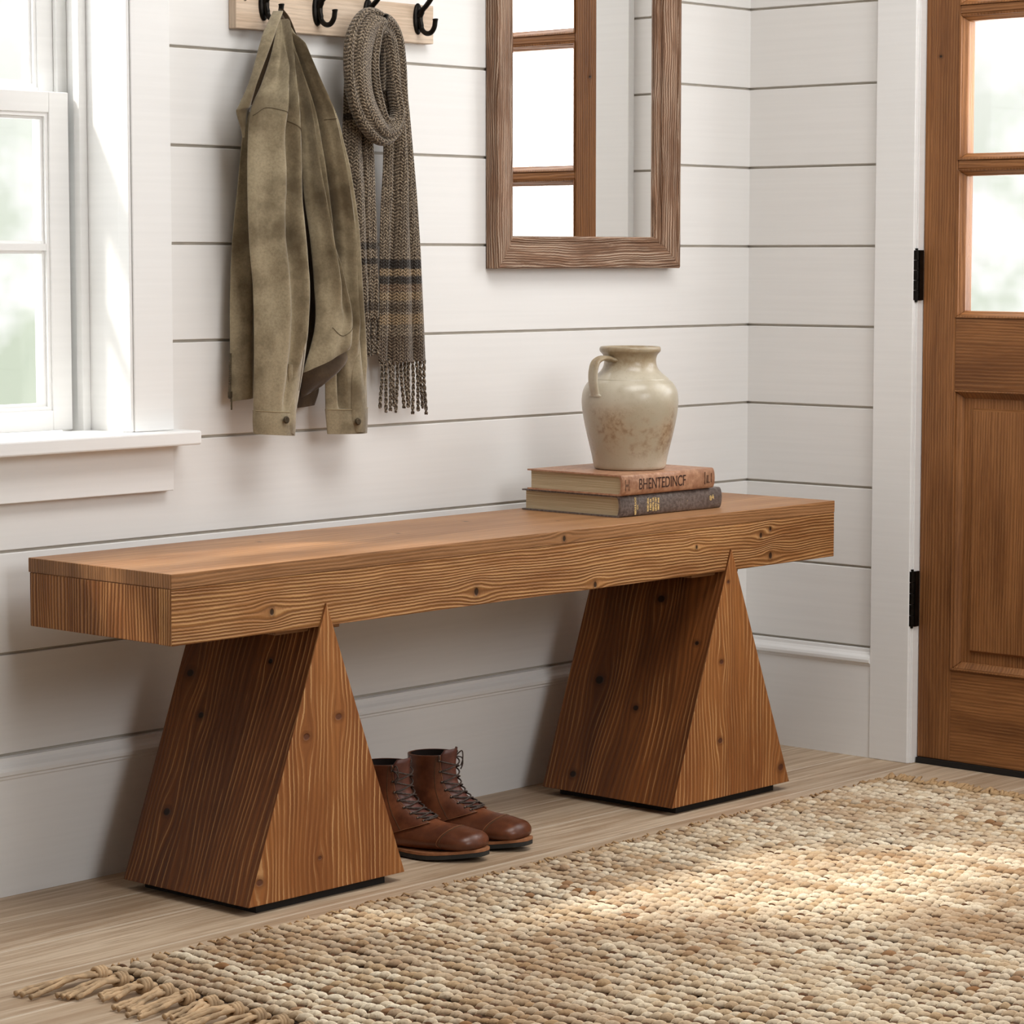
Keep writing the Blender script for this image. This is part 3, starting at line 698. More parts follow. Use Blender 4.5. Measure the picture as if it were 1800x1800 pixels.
o, s_ = shell('cuff', [(445, 721, 520, 723, -.072, .0255), (445, 742, 519, 745, -.072, .0255), (446, 763, 518, 766, -.072, .0245)], m_suede, jk, [], 40, 5, JO, .0004, seed=10)
seam('cuff_seam', s_, [(.02, .02), (.4, .05), (.98, .02)], .0007, m_stitch, jk, JO)
shell('cuff_tab', [(507, 640, 515, 641, -.096, .003), (506, 690, 519, 690, -.092, .004), (500, 724, 520, 725, -.091, .006), (490, 736, 520, 745, -.090, .007), (492, 757, 518, 764, -.088, .006)], m_suede, jk, [], 20, 6, JO, .0003, back=.2, seed=11)
snap(503, 738, -.1015)
# collar
shell('collar', [(481, 19, 497, 20, -.062, .006), (474, 34, 490, 32, -.068, .009), (462, 62, 480, 60, -.076, .010), (450, 104, 465, 100, -.078, .009), (438, 146, 449, 140, -.078, .008), (420, 186, 441, 182, -.074, .008), (416, 197, 438, 196, -.072, .006), (424, 226, 431, 226, -.070, .004), (427, 242, 429, 242, -.068, .002)], m_suede, jk, [([(0, .5), (.7, .4)], .3, .003)], 26, 7, JO, .0006, seed=12)
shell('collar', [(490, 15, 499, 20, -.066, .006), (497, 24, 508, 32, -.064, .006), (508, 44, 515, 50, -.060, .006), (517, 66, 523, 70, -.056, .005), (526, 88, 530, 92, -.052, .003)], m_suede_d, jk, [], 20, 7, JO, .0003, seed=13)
shell('inner_neck_shade', [(485, 24, 500, 24, -.050, .004), (478, 45, 508, 44, -.050, .005), (466, 80, 520, 76, -.048, .006), (452, 140, 500, 120, -.046, .006), (440, 185, 480, 170, -.044, .004)], m_suede_d, jk, [], 24, 7, JO, 0, seed=14)  # inside of the neck; its dark colour also paints shade in the collar gap
# zipper on the free edge
bm = bmesh.new()
p0 = at(405, 622, 'y', -.036)-Vector(JO); p1 = at(404, 700, 'y', -.036)-Vector(JO)
for k in range(34):
    q = p0.lerp(p1, k/33); box(bm, (q.x-.0016, q.y-.0022, q.z-.0008), (q.x+.0012, q.y+.0022, q.z+.0008))
obj('zipper', bm, m_brass, jk)
bm = bmesh.new(); q = at(404, 693, 'y', -.037)-Vector(JO); box(bm, (q.x-.0032, q.y-.004, q.z-.006), (q.x+.0028, q.y+.002, q.z+.005)); box(bm, (q.x-.0016, q.y-.005, q.z-.026), (q.x+.0012, q.y-.003, q.z-.006)); bevel(obj('zipper_pull', bm, m_brass, jk), .001)

# ---------------------------------------------------------------- scarf
def knit(name, bands=()):
    g = G(name); u, v = g.uv()
    tc = g.n('ShaderNodeTexCoord').outputs['Object']
    fu = g.math('MULTIPLY', u, 115); a = g.math('ABSOLUTE', g.math('SUBTRACT', g.math('FRACT', fu), .5))
    wv_ = g.noise(tc, 40, 2)
    ph = g.math('ADD', g.math('MULTIPLY', g.math('ADD', g.math('MULTIPLY', v, 175), g.math('MULTIPLY', a, 1.6)), 2*PI), g.math('MULTIPLY', wv_, 5))
    st = g.math('ADD', g.math('MULTIPLY', g.math('SINE', ph), .5), .5)
    rib = g.math('SUBTRACT', 1, g.math('POWER', g.math('MULTIPLY', a, 2), 2))
    rib2 = g.math('SUBTRACT', 1, g.math('POWER', g.math('MULTIPLY', g.math('ABSOLUTE', g.math('SUBTRACT', a, .25)), 4), 2))
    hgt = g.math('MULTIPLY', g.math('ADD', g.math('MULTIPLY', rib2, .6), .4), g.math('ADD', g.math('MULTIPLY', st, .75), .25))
    n1 = g.noise(tc, 420, 2, .7); n2 = g.noise(tc, 14, 3)
    c = g.mix(g.ramp(n1, .36, .64), lin(66, 53, 42), lin(176, 158, 134))
    c = g.mix(g.ramp(n2, .35, .7, 0, .35), c, lin(92, 82, 72))
    if bands:
        nv = g.math('ADD', v, g.math('MULTIPLY', g.math('SUBTRACT', g.noise(tc, 120, 2), .5), .006))
        def band(z0, z1, col, amt, c):
            m_ = g.math('MULTIPLY', g.ramp(nv, z0-.0012, z0+.0012), g.ramp(nv, z1+.0012, z1-.0012))
            return g.mix(g.math('MULTIPLY', m_, amt), c, col)
        Z = lambda py: at(705, py, 'y', -.04).z
        for a_, b_, col, amt in bands:
            c = band(Z(a_), Z(b_), col, amt, c)
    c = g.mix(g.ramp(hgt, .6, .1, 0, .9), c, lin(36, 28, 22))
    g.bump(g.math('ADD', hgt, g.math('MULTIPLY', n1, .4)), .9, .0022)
    g.p.inputs['Sheen Weight'].default_value = .25
    return g.set(c, .9, 0, .1)
blk = lin(34, 32, 32); tan = lin(170, 142, 104)
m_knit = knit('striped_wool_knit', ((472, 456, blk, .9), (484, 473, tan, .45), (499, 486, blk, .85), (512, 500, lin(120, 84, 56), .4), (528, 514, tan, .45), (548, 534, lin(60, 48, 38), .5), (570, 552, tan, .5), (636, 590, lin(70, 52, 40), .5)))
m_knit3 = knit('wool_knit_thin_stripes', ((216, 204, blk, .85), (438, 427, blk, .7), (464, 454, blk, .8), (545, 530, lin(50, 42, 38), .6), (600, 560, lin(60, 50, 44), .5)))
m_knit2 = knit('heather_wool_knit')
SO = (-1.10, -.05, 1.40)
sc_ = empty('knitted_scarf', SO); tag(sc_, 'long brown heather knit scarf with dark stripes and fringe looped on its hook', 'scarf')
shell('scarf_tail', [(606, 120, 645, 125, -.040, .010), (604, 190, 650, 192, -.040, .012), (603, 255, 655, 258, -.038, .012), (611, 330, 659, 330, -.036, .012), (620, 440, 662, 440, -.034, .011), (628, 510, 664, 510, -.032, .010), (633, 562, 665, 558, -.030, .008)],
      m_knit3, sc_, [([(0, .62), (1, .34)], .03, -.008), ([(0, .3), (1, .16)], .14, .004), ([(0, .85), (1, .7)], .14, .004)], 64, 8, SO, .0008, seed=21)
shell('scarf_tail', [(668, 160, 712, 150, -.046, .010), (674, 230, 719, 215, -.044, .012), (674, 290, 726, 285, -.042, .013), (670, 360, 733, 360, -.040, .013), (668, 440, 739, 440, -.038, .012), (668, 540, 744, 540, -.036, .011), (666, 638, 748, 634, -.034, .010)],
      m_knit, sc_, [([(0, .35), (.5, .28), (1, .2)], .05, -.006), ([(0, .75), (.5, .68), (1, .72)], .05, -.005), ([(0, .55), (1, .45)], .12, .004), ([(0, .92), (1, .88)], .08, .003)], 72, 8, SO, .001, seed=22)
def fringe(n, x0, x1, ytop, ybot, y, jit, seed, name='fringe'):
    rnd = random.Random(seed)
    for k in range(n):
        f = (k+.5)/n; a = at(x0+(x1-x0)*f, ytop-3, 'y', y)-Vector(SO)
        b = at(x0+(x1-x0)*f+rnd.uniform(-2, 4)+(f-.3)*3, ybot+rnd.uniform(-jit, jit), 'y', y+rnd.uniform(-.004, .004))-Vector(SO)
        bm = bmesh.new(); uvl = bm.loops.layers.uv.new('UVMap'); m = 40; kx = rnd.uniform(-.002, .002)
        for str_ in (0, 1):
            P_ = []
            for i in range(m+1):
                t = i/m; p = a.lerp(b, t); ang = t*26+PI*str_+k
                p = p+Vector((math.cos(ang)*.0016+kx*math.sin(t*PI*1.5), math.sin(ang)*.0016, 0)); P_.append(p)
            tube(bm, P_, [.0019]*(m-1)+[.0022, .0012], 7)
        o = obj(name, bm, m_knit2, sc_, True)
        for l in o.data.uv_layers[0].data: pass
        me = o.data; ul = me.uv_layers[0].data
        for lp in me.loops: ul[lp.index].uv = (me.vertices[lp.vertex_index].co.x, me.vertices[lp.vertex_index].co.z)
fringe(6, 635, 667, 560, 625, -.032, 3, 31)
fringe(12, 668, 749, 636, 722, -.036, 7, 32)
# loop of the scarf over the hook
def band(name, path, wid, thick, folds, yoff):
    P_ = cr([(*p, w_, y_) for p, w_, y_ in path], 9); n = len(P_); seg = 44
    pts = [at(p[0], p[1], 'y', p[3]+yoff)-Vector(SO) for p in P_]
    bm = bmesh.new(); uvl = bm.loops.layers.uv.new('UVMap'); rings = []; L = 0; Ls = []
    for i in range(n):
        a = pts[max(i-1, 0)]; b = pts[min(i+1, n-1)]; t = (b-a).normalized()
        sx = Vector((t.z, 0, -t.x)).normalized(); ny = Vector((0, -1, 0)); hw = P_[i][2]/850/2
        if i: L += (pts[i]-pts[i-1]).length
        Ls.append(L); rg = []
        for k in range(seg):
            th = 2*PI*k/seg; cx, sy = math.cos(th), math.sin(th)
            rx = hw*(abs(cx)**.85)*(1 if cx > 0 else -1)*wid
            ry = thick*(abs(sy)**.7)*(1 if sy > 0 else -1)
            if sy > 0:
                for c_, w_, am in folds: ry += am*math.exp(-((cx-c_-.12*math.sin(3*i/n*PI))/w_)**2)*sy
            rg.append(bm.verts.new(pts[i]+sx*rx+ny*ry))
        rings.append(rg)
    for i in range(n-1):
        for k in range(seg):
            k2 = (k+1) % seg; f = bm.faces.new((rings[i][k], rings[i][k2], rings[i+1][k2], rings[i+1][k]))
            us = [math.cos(2*PI*k/seg)*P_[i][2]/1700, math.cos(2*PI*(k+1)/seg)*P_[i][2]/1700]
            for l, uv_ in zip(f.loops, ((us[0], Ls[i]), (us[1], Ls[i]), (us[1], Ls[i+1]), (us[0], Ls[i+1]))): l[uvl].uv = uv_
    bm.faces.new(rings[0][::-1]); bm.faces.new(rings[-1])
    return obj(name, bm, m_knit2, sc_, True)
# right-hand limb behind
band('scarf_loop', [((655, 44), 30, -.052), ((678, 42), 30, -.052), ((694, 66), 28, -.050), ((700, 110), 26, -.048), ((703, 160), 26, -.046), ((706, 215), 30, -.044), ((710, 262), 30, -.042)], 1, .009, [(.1, .15, -.006), (-.5, .2, .003)], 0)
band('scarf_loop', [((672, 44), 30, -.040), ((678, 90), 40, -.038), ((680, 150), 44, -.036), ((682, 210), 36, -.036)], 1, .006, [], 0)
# wide front limb sweeping down the left and round the bottom
band('scarf_loop', [((668, 38), 30, -.062), ((648, 40), 44, -.066), ((632, 72), 50, -.070), ((628, 120), 48, -.072), ((633, 168), 46, -.074), ((648, 208), 44, -.076), ((671, 236), 34, -.077), ((691, 226), 26, -.076), ((699, 200), 19, -.074), ((694, 168), 17, -.068), ((687, 130), 15, -.060), ((681, 95), 13, -.056), ((674, 60), 12, -.052)], 1, .014, [(.42, .08, -.014), (-.1, .3, .004)], 0)
# inner fold between the limbs
band('scarf_loop', [((670, 38), 14, -.068), ((664, 56), 15, -.072), ((658, 100), 14, -.074), ((659, 140), 14, -.075), ((666, 178), 14, -.076), ((677, 210), 12, -.078), ((688, 212), 9, -.078)], 1, .009, [(.2, .2, -.004)], 0)
band('scarf_loop', [((673, 44), 9, -.054), ((675, 80), 8, -.054), ((674, 120), 7, -.052), ((673, 160), 6, -.050)], 1, .006, [], 0)

# ---------------------------------------------------------------- books
m_paper = None
def paper():
    g = G('aged_page_edges'); tc = g.n('ShaderNodeTexCoord').outputs['Object']; mp_ = g.n('ShaderNodeMapping'); mp_.inputs['Scale'].default_value = (6, 6, 900); g.l(tc, mp_.inputs[0])
    f = g.noise(mp_.outputs[0], 1, 3, .6); mp2 = g.n('ShaderNodeMapping'); mp2.inputs['Scale'].default_value = (3, 3, 260); g.l(tc, mp2.inputs[0]); f2 = g.noise(mp2.outputs[0], 1, 2)
    c = g.mix(g.ramp(f, .3, .7), lin(178, 160, 126), lin(216, 202, 172)); c = g.mix(g.ramp(f2, .35, .7, 0, .3), c, lin(150, 122, 84)); g.bump(f, .5, .001); return g.set(c, .85, 0, .2)
m_paper = paper()
def cloth_mat(name, a, b, rough=.55, sc=70):
    g = G(name); tc = g.n('ShaderNodeTexCoord').outputs['Object']; f = g.noise(tc, sc, 4, .7); f2 = g.noise(tc, 500, 2); f3 = g.noise(tc, 12, 2)
    c = g.mix(g.ramp(f, .35, .68), a, b); c = g.mix(g.ramp(f3, .4, .7, 0, .3), c, a); g.bump(g.math('ADD', f2, f), .25, .0008); return g.set(c, rough, 0, .4)
m_tan = cloth_mat('tan_book_leather', lin(158, 112, 84), lin(196, 152, 120), .42)
m_grey = cloth_mat('grey_book_cloth', lin(88, 76, 70), lin(130, 118, 112), .45, 160)
m_ink = plain('dark_brown_ink', lin(62, 36, 26), .6); m_gold = plain('gold_leaf', lin(236, 206, 140), .4, .2)
def text(body, size, loc, parent, mat, sx=1, rot=0, name='spine_lettering', bold=.0):
    cu = bpy.data.curves.new(name, 'FONT'); cu.body = body; cu.size = size; cu.extrude = .0002; cu.offset = bold; cu.align_x = 'CENTER'; cu.align_y = 'CENTER'
    t = bpy.data.objects.new('tmp', cu); C.objects.link(t)
    bpy.context.view_layer.update()
    me = bpy.data.meshes.new_from_object(t.evaluated_get(bpy.context.evaluated_depsgraph_get()))
    bpy.data.objects.remove(t); me.materials.clear(); me.materials.append(mat)
    R_ = Matrix.Translation(loc) @ Matrix.Rotation(PI/2, 4, 'X') @ Matrix.Rotation(rot, 4, 'Z') @ Matrix.Diagonal((sx, 1, 1, 1))
    me.transform(R_); me.name = name
    o = bpy.data.objects.new(name, me); C.objects.link(o); o.parent = parent; return o
def book(name, corner, W_, D_, H_, rz, mcover, mback, label):
    """local: x along the spine, spine on the front (-y), pages open towards -x end and back"""
    b = empty(name, corner, rz); tag(b, label, 'book', 'books stacked under the stoneware jar')
    ct = .0028
    def outline(z0, z1, bm, yo=0, inset=0):
        pass
    bm = bmesh.new()        # wrap cover: rounded spine profile in yz, extruded along x
    pr = []
    for k in range(13):
        a = PI/2+PI*k/12; pr.append((.006+.0062*math.cos(a)-.0002, H_/2+(H_/2)*math.sin(a)))
    outer = [(D_, H_)]+pr+[(D_, 0)]
    inn = [(D_, ct)]+[(.0095+.0052*math.cos(PI*1.5-PI*k/8), H_/2+(H_/2-ct)*math.sin(PI*1.5-PI*k/8)) for k in range(9)]+[(D_, H_-ct)]
    # rebuild as ring of quads so that the concave outline is safe
    for xa, xb in ((0, W_),):
        n_o = len(outer); top = outer
        t_in = inn[::-1]
        def rs(P_, m):
            L = [0]
            for i in range(1, len(P_)): L.append(L[-1]+math.dist(P_[i], P_[i-1]))
            return [(np.interp(L[-1]*k/m, L, [p[0] for p in P_]), np.interp(L[-1]*k/m, L, [p[1] for p in P_])) for k in range(m+1)]
        O_ = rs(outer, 160); I_ = rs(t_in, 160)
        vo0 = [bm.verts.new((xa, *p)) for p in O_]; vo1 = [bm.verts.new((xb, *p)) for p in O_]
        vi0 = [bm.verts.new((xa, *p)) for p in I_]; vi1 = [bm.verts.new((xb, *p)) for p in I_]
        for k in range(160):
            bm.faces.new((vo0[k], vo0[k+1], vo1[k+1], vo1[k])); bm.faces.new((vi0[k+1], vi0[k], vi1[k], vi1[k+1]))
            bm.faces.new((vo0[k+1], vo0[k], vi0[k], vi0[k+1])); bm.faces.new((vo1[k], vo1[k+1], vi1[k+1], vi1[k]))
        bm.faces.new((vo0[0], vo1[0], vi1[0], vi0[0])); bm.faces.new((vo0[-1], vi0[-1], vi1[-1], vo1[-1]))
    cv = obj('cover', bm, mcover, b)
    for p in cv.data.polygons: p.use_smooth = abs(p.normal.x) < .5 and p.center.y < .012
    bm = bmesh.new(); box(bm, (.0045, .0065, ct), (W_-.0045, D_-.006, H_-ct)); obj('page_block', bm, m_paper, b)
    # a dark endpaper edge under the pages
    return b
B1 = at(1090, 911, 'z', BZT); B1r = at(1269, 893, 'z', BZT)
rz1 = math.atan2(B1r.y-B1.y, B1r.x-B1.x)
bk1 = book('book', (B1.x+.001, B1.y+.0, BZT+.0003), .281, .242, .0385, rz1*.8, m_grey, None, 'thick grey clothbound book with gold lettering, lying directly on the bench')
Z2 = BZT+.0392
B2 = at(1094, 873, 'z', Z2); B2r = at(1255, 858, 'z', Z2)
rz2 = math.atan2(B2r.y-B2.y, B2r.x-B2.x)
bk2 = book('book', (B2.x, B2.y, Z2+.0002), .256, .232, .0372, rz2*.8, m_tan, None, 'tan leather book with dark title on its spine, lying directly under the jar')
yo = -.0006
text('BHENTEDINCF', .028, (.1085, yo, .0182), bk2, m_ink, .70, 0)
for xx, wd in ((.0105, .0009), (.014, .0005), (.233, .0005), (.236, .0009)):
    pass
def line(bm, x, z0, z1, wd): box(bm, (x-wd/2, yo-.0002, z0), (x+wd/2, yo+.0006, z1))
bm = bmesh.new(); line(bm, .008, .009, .029, .0006); line(bm, .0175, .009, .029, .0006); line(bm, .228, .008, .031, .001); line(bm, .246, .011, .028, .0006); bm.free()
for x_, z0_, z1_, w_ in ((.008, .009, .029, .0006), (.0175, .009, .029, .0006), (.228, .008, .031, .001), (.246, .011, .028, .0006)):
    bm = bmesh.new(); line(bm, x_, z0_, z1_, w_); obj('spine_rule', bm, m_ink, bk2)
text('II.', .021, (.2365, yo, .0165), bk2, m_ink, .6)
text('III', .012, (.0128, yo, .0185), bk2, m_ink, .5, PI/2)
text('REIDLE SLACHT', .0060, (.0395, yo, .0190), bk1, m_gold, .75, PI/2, bold=.0002)
text('ILLTR', .0042, (.0455, yo, .0165), bk1, m_gold, .8, PI/2, bold=.0001)
for i, s_ in enumerate(('ROSE LENA', 'E SSID CR', 'GENTEL UR', 'LEDEN OST', 'SSRIT ANE')):
    text(s_, .0058, (.0735+i*.0072, yo, .0190), bk1, m_gold, .82, PI/2, bold=.00025)
text('84', .0125, (.2520, yo, .0205), bk1, m_gold, 1.0, .25, bold=.0002)
text('\u00b7', .01, (.183, yo, .019), bk1, m_gold)

# ---------------------------------------------------------------- stoneware jar
def stone():
    g = G('glazed_stoneware'); tc = g.n('ShaderNodeTexCoord').outputs['Object']; q = g.n('ShaderNodeSeparateXYZ'); g.l(tc, q.inputs[0]); z = q.outputs[2]
    n1 = g.noise(tc, 11, 4, .6); n2 = g.noise(tc, 90, 4, .7); n3 = g.noise(tc, 300, 2)
    c = g.mix(g.ramp(n1, .35, .65), lin(176, 165, 143), lin(200, 191, 172))
    # brown speckled bloom low on the belly and around the neck
    belly = g.math('MULTIPLY', g.ramp(z, .005, .06), g.ramp(z, .135, .075)); neck = g.ramp(z, .168, .20)
    m1 = g.math('MULTIPLY', g.math('MAXIMUM', belly, g.math('MULTIPLY', neck, .8)), g.ramp(n2, .40, .66)); m1 = g.math('MULTIPLY', m1, g.ramp(n1, .38, .55))
    c = g.mix(g.math('MULTIPLY', g.math('MULTIPLY', belly, g.ramp(n1, .30, .62)), .75), c, lin(168, 138, 102))
    c = g.mix(g.math('MULTIPLY', m1, .7), c, lin(120, 88, 58))
    c = g.mix(g.math('MULTIPLY', g.math('MULTIPLY', neck, g.ramp(n1, .25, .5)), .65), c, lin(150, 128, 92))
    dots = g.math('MULTIPLY', g.ramp(n2, .66, .74), belly); c = g.mix(g.math('MULTIPLY', dots, .6), c, lin(86, 62, 44))
    c = g.mix(g.ramp(n3, .62, .75, 0, .3), c, lin(140, 120, 94))
    g.bump(g.math('ADD', g.math('MULTIPLY', n2, .5), n1), .12, .002); g.p.inputs['Coat Weight'].default_value = .25; g.p.inputs['Coat Roughness'].default_value = .15
    return g.set(c, .34, 0, .45)
m_stone = stone()
JZ = Z2+.0376
JP = (-.660, -.234, JZ)
jar = empty('stoneware_jar', JP); tag(jar, 'cream stoneware jar with one handle on top of the stacked books', 'jar')
pr = [(.060, .0), (.0665, .001), (.069, .004), (.0705, .009), (.0745, .03), (.0815, .06), (.0880, .09), (.0925, .118), (.0935, .138), (.0905, .156), (.0835, .169), (.0765, .1755), (.0750, .1765), (.0742, .1785), (.0700, .182), (.0620, .1885), (.0560, .195), (.0520, .203), (.0503, .211), (.0508, .219), (.0535, .226), (.0580, .231), (.0592, .2345), (.0590, .2385), (.0568, .2412), (.0530, .2412), (.0495, .238), (.0450, .228), (.0440, .210), (.0500, .19), (.066, .17), (.082, .14), (.08, .09), (.062, .01)]
prs = [(p[0]*.945, p[1]*.925) for p in cr(pr, 3)]
bm = bmesh.new(); lathe(bm, prs, 96); obj('body', bm, m_stone, jar, True)
hd = (-RT*.76 - Vector((FW.x, FW.y, 0)).normalized()*.65).normalized()
hp = [(.046, .214), (.060, .219), (.076, .2195), (.090, .213), (.0965, .199), (.098, .182), (.0965, .165), (.0925, .150), (.0915, .146)]
bm = bmesh.new(); hpts = cr([(hd.x*r*.935, hd.y*r*.935, z*.925) for r, z in hp], 6)
side = Vector((-hd.y, hd.x, 0)); rings = []
fr = frames([Vector(p) for p in hpts])
for i, p in enumerate(hpts):
    t = fr[i][0]; nrm = side.cross(t).normalized(); f = i/(len(hpts)-1); wd = .0115 + (.004 if f > .88 or f < .08 else 0)
    rg = []
    for k in range(24):
        a = 2*PI*k/24; th = .0052*math.sin(a)*(1-.35*math.exp(-(math.cos(a)/.25)**2))
        rg.append(bm.verts.new(Vector(p)+side*wd*math.cos(a)+nrm*th))
    rings.append(rg)
for a, b in zip(rings, rings[1:]):
    for k in range(24): bm.faces.new((a[k], a[(k+1) % 24], b[(k+1) % 24], b[k]))
bm.faces.new(rings[0][::-1]); bm.faces.new(rings[-1]); obj('handle', bm, m_stone, jar, True)

# ---------------------------------------------------------------- boots
def leather(name, a, b, rough=.32):
    g = G(name); tc = g.n('ShaderNodeTexCoord').outputs['Object']; f = g.noise(tc, 22, 4, .6); f2 = g.noise(tc, 420, 3, .7); f3 = g.noise(tc, 8, 2)
    c = g.mix(g.ramp(f, .3, .7), a, b); c = g.mix(g.ramp(f3, .45, .7, 0, .5), c, tuple(k*.6 for k in a[:3])+(1,))
    g.bump(g.math('ADD', g.math('MULTIPLY', f2, .4), f), .22, .0012); return g.set(c, g.ramp(f2, .2, .8, rough-.06, rough+.14), 0, .5)
m_leather = leather('chestnut_leather', lin(88, 46, 28), lin(138, 82, 52)); m_tongue = leather('plum_brown_leather', lin(88, 48, 40), lin(122, 74, 60), .40)
m_welt = plain('tan_welt_leather', lin(172, 116, 78), .6, 0, .15, 90, .3); m_sole = plain('dark_rubber_sole', lin(48, 48, 46), .65, 0, .15, 60, .3)
m_lace = plain('dark_waxed_lace', lin(92, 78, 70), .6, 0, .3, 300, .4); m_bthread = plain('tan_thread', lin(150, 98, 62), .7)
m_inside = plain('dark_boot_lining', lin(38, 26, 22), .85); m_eye = plain('dull_eyelet_metal', lin(120, 110, 100), .35, .9)
# local axes: +x toe, z up. rings: heel-side point (x,z), instep-side point (x,z), half width, corner exponent
SH = 0.011
RG = [(.012, .149, .094, .1520, .0330, 2.2), (.012, .126, .092, .1295, .0325, 2.2), (.009, .101, .094, .1070, .0320, 2.3), (.004, .078, .103, .0905, .0320, 2.3), (-.001, .055, .118, .0770, .0330, 2.3), (-.003, .034, .134, .0680, .0345, 2.4), (0, .016, .146, .0625, .0365, 2.5),
      (.018, .012, .158, .0585, .0385, 2.4), (.060, .011, .172, .0560, .0405, 2.3), (.100, .011, .186, .0545, .0430, 2.3), (.135, .0115, .200, .0530, .0450, 2.3), (.170, .0125, .214, .0500, .0445, 2.3), (.200, .0140, .227, .0470, .0420, 2.4), (.220, .0160, .236, .0395, .0345, 2.3), (.231, .0185, .241, .0300, .0200, 2.0)]
def boot_surface(side):
    rg = cr(RG, 4); n = len(rg)
    def S_(k, th, lift=0):       # k ring param 0..n-1, th 0 = instep side, pi = heel/bottom side
        k = min(max(k, 0), n-1); i = min(int(k), n-2); a = rg[i]*(1-(k-i))+rg[i+1]*(k-i)
        H = Vector((a[0], 0, a[1])); I = Vector((a[2], 0, a[3])); c = (H+I)/2; ax = (I-H)/2; L = ax.length; e = 2/a[5]
        ct_, st_ = math.cos(th), math.sin(th)
        cx = (abs(ct_)**e)*(1 if ct_ >= 0 else -1); sy = (abs(st_)**e)*(1 if st_ >= 0 else -1)
        u = ax/L
        wd = a[4]*(1-.16*max(0, ct_)) ; bow = .006*side*math.sin(min(max((c.x-.08)/.18, 0), 1)*PI)*0
        return c+u*(L+lift)*cx+Vector((0, 1, 0))*(wd+lift)*sy + Vector((0, side*.006*min(max((c.x-.10)/.13, 0), 1), 0))
    return S_, n
def boot(name, loc, rz, side, label):
    r_ = empty(name, loc, rz); tag(r_, label, 'boot', 'pair of lace-up boots'); Sf, n = boot_surface(side); seg = 56
    bm = bmesh.new(); rings = [[bm.verts.new(Sf(i, 2*PI*k/seg)) for k in range(seg)] for i in range(n)]
    for a, b in zip(rings, rings[1:]):
        for k in range(seg): bm.faces.new((a[k], a[(k+1) % seg], b[(k+1) % seg], b[k]))
    tip = bm.verts.new(Sf(n-1, 0)*.5+Sf(n-1, PI)*.5+Vector((.003, 0, 0)))
    for k in range(seg): bm.faces.new((rings[-1][k], rings[-1][(k+1) % seg], tip))
    # inside of the shaft: a dark lining closed at the footbed
    vamp = obj('upper', bm, m_leather, r_, True); sb = vamp.modifiers.new('s', 'SUBSURF'); sb.levels = sb.render_levels = 1
    bm = bmesh.new(); ins = [[bm.verts.new(Sf(i, 2*PI*k/seg, -.0022)) for k in range(seg)] for i in range(0, 17)]
    for a, b in zip(ins, ins[1:]):
        for k in range(seg): bm.faces.new((b[k], b[(k+1) % seg], a[(k+1) % seg], a[k]))
    bm.faces.new(ins[-1]); 
    obj('lining', bm, m_inside, r_, True)
    # tongue: standing a little proud of the top
    bm = bmesh.new(); rows = []
    for i in np.linspace(0, 24, 30):
        rows.append([bm.verts.new(Sf(i, th, .0012)) for th in np.linspace(-.86, .86, 15)])
    topr = [bm.verts.new(Sf(0, th, .0005)+Vector((.002, 0, .0085))) for th in np.linspace(-.72, .72, 15)]
    rows.insert(0, topr)
    for a, b in zip(rows, rows[1:]):
        for k in range(14): bm.faces.new((a[k], a[k+1], b[k+1], b[k]))
    o = obj('tongue', bm, m_tongue, r_, True); so_ = o.modifiers.new('s', 'SOLIDIFY'); so_.thickness = .0022; so_.offset = 0
    # quarters: shell around the back, open at the lacing
    K1 = 26
    def gap(i): return .86-.16*min(i/12, 1)-.30*max(0, (i-12)/(K1-12))
    bm = bmesh.new(); rows = []
    for i in np.linspace(-.0, K1, 44):
        ga = gap(i); low = PI
        rows.append([bm.verts.new(Sf(i, ga+(2*PI-2*ga)*k/60, .0024)) for k in range(61)])
    for a, b in zip(rows, rows[1:]):
        for k in range(60): bm.faces.new((a[k], a[k+1], b[k+1], b[k]))
    o = obj('quarter', bm, m_leather, r_, True); so_ = o.modifiers.new('s', 'SOLIDIFY'); so_.thickness = .0026; so_.offset = 0
    # facing edge stitching, vamp seam, toe cap seam
    def run(pts, r, mat, nm):
        bm = bmesh.new(); tube(bm, [Sf(float(a), float(b), float(c)) for a, b, c in pts], r, 6); return obj(nm, bm, mat, r_, True)
    for sg in (1, -1):
        run([(i, sg*(gap(i)+.035), .0040) for i in np.linspace(.3, K1-.2, 40)], .00055, m_bthread, 'facing_stitch')
        run([(K1-.15, sg*t_, .0040) for t_ in np.linspace(gap(K1)+.02, 2.1, 24)], .0005, m_bthread, 'vamp_stitch')
        run([(i, sg*(1.05+.25*i/K1), .0040) for i in np.linspace(.4, K1-.2, 40)], .0004, m_stitch_d, 'side_stitch')
    for kk in (37.2, 38.0):
        run([(kk+6.0*(abs(t_)/1.9)**2, t_, .0004) for t_ in np.linspace(-1.9, 1.9, 40)], .0004, m_bthread if kk < 37.5 else m_stitch_d, 'toe_cap_stitch')
    # laces
    ks = [2.0, 5.0, 8.2, 11.3, 14.3, 17.3, 20.3, 23.2]; bm = bmesh.new()
    for j, k in enumerate(ks):
        ga = gap(k)+.07
        for sg in (1, -1):
            if j < len(ks)-1:
                k2 = ks[j+1]; g2 = gap(k2)+.07
                pts = [Sf(k2+(k-k2)*t, sg*(g2+(-(ga)-g2)*t), .0042+.0035*math.sin(PI*t)+.0007*sg*math.sin(2*PI*t)) for t in np.linspace(0, 1, 14)]
                tube(bm, pts, .0014, 7)
    tube(bm, [Sf(ks[-1], t*(gap(ks[-1])+.07), .0050) for t in np.linspace(-1, 1, 12)], .0011, 7)
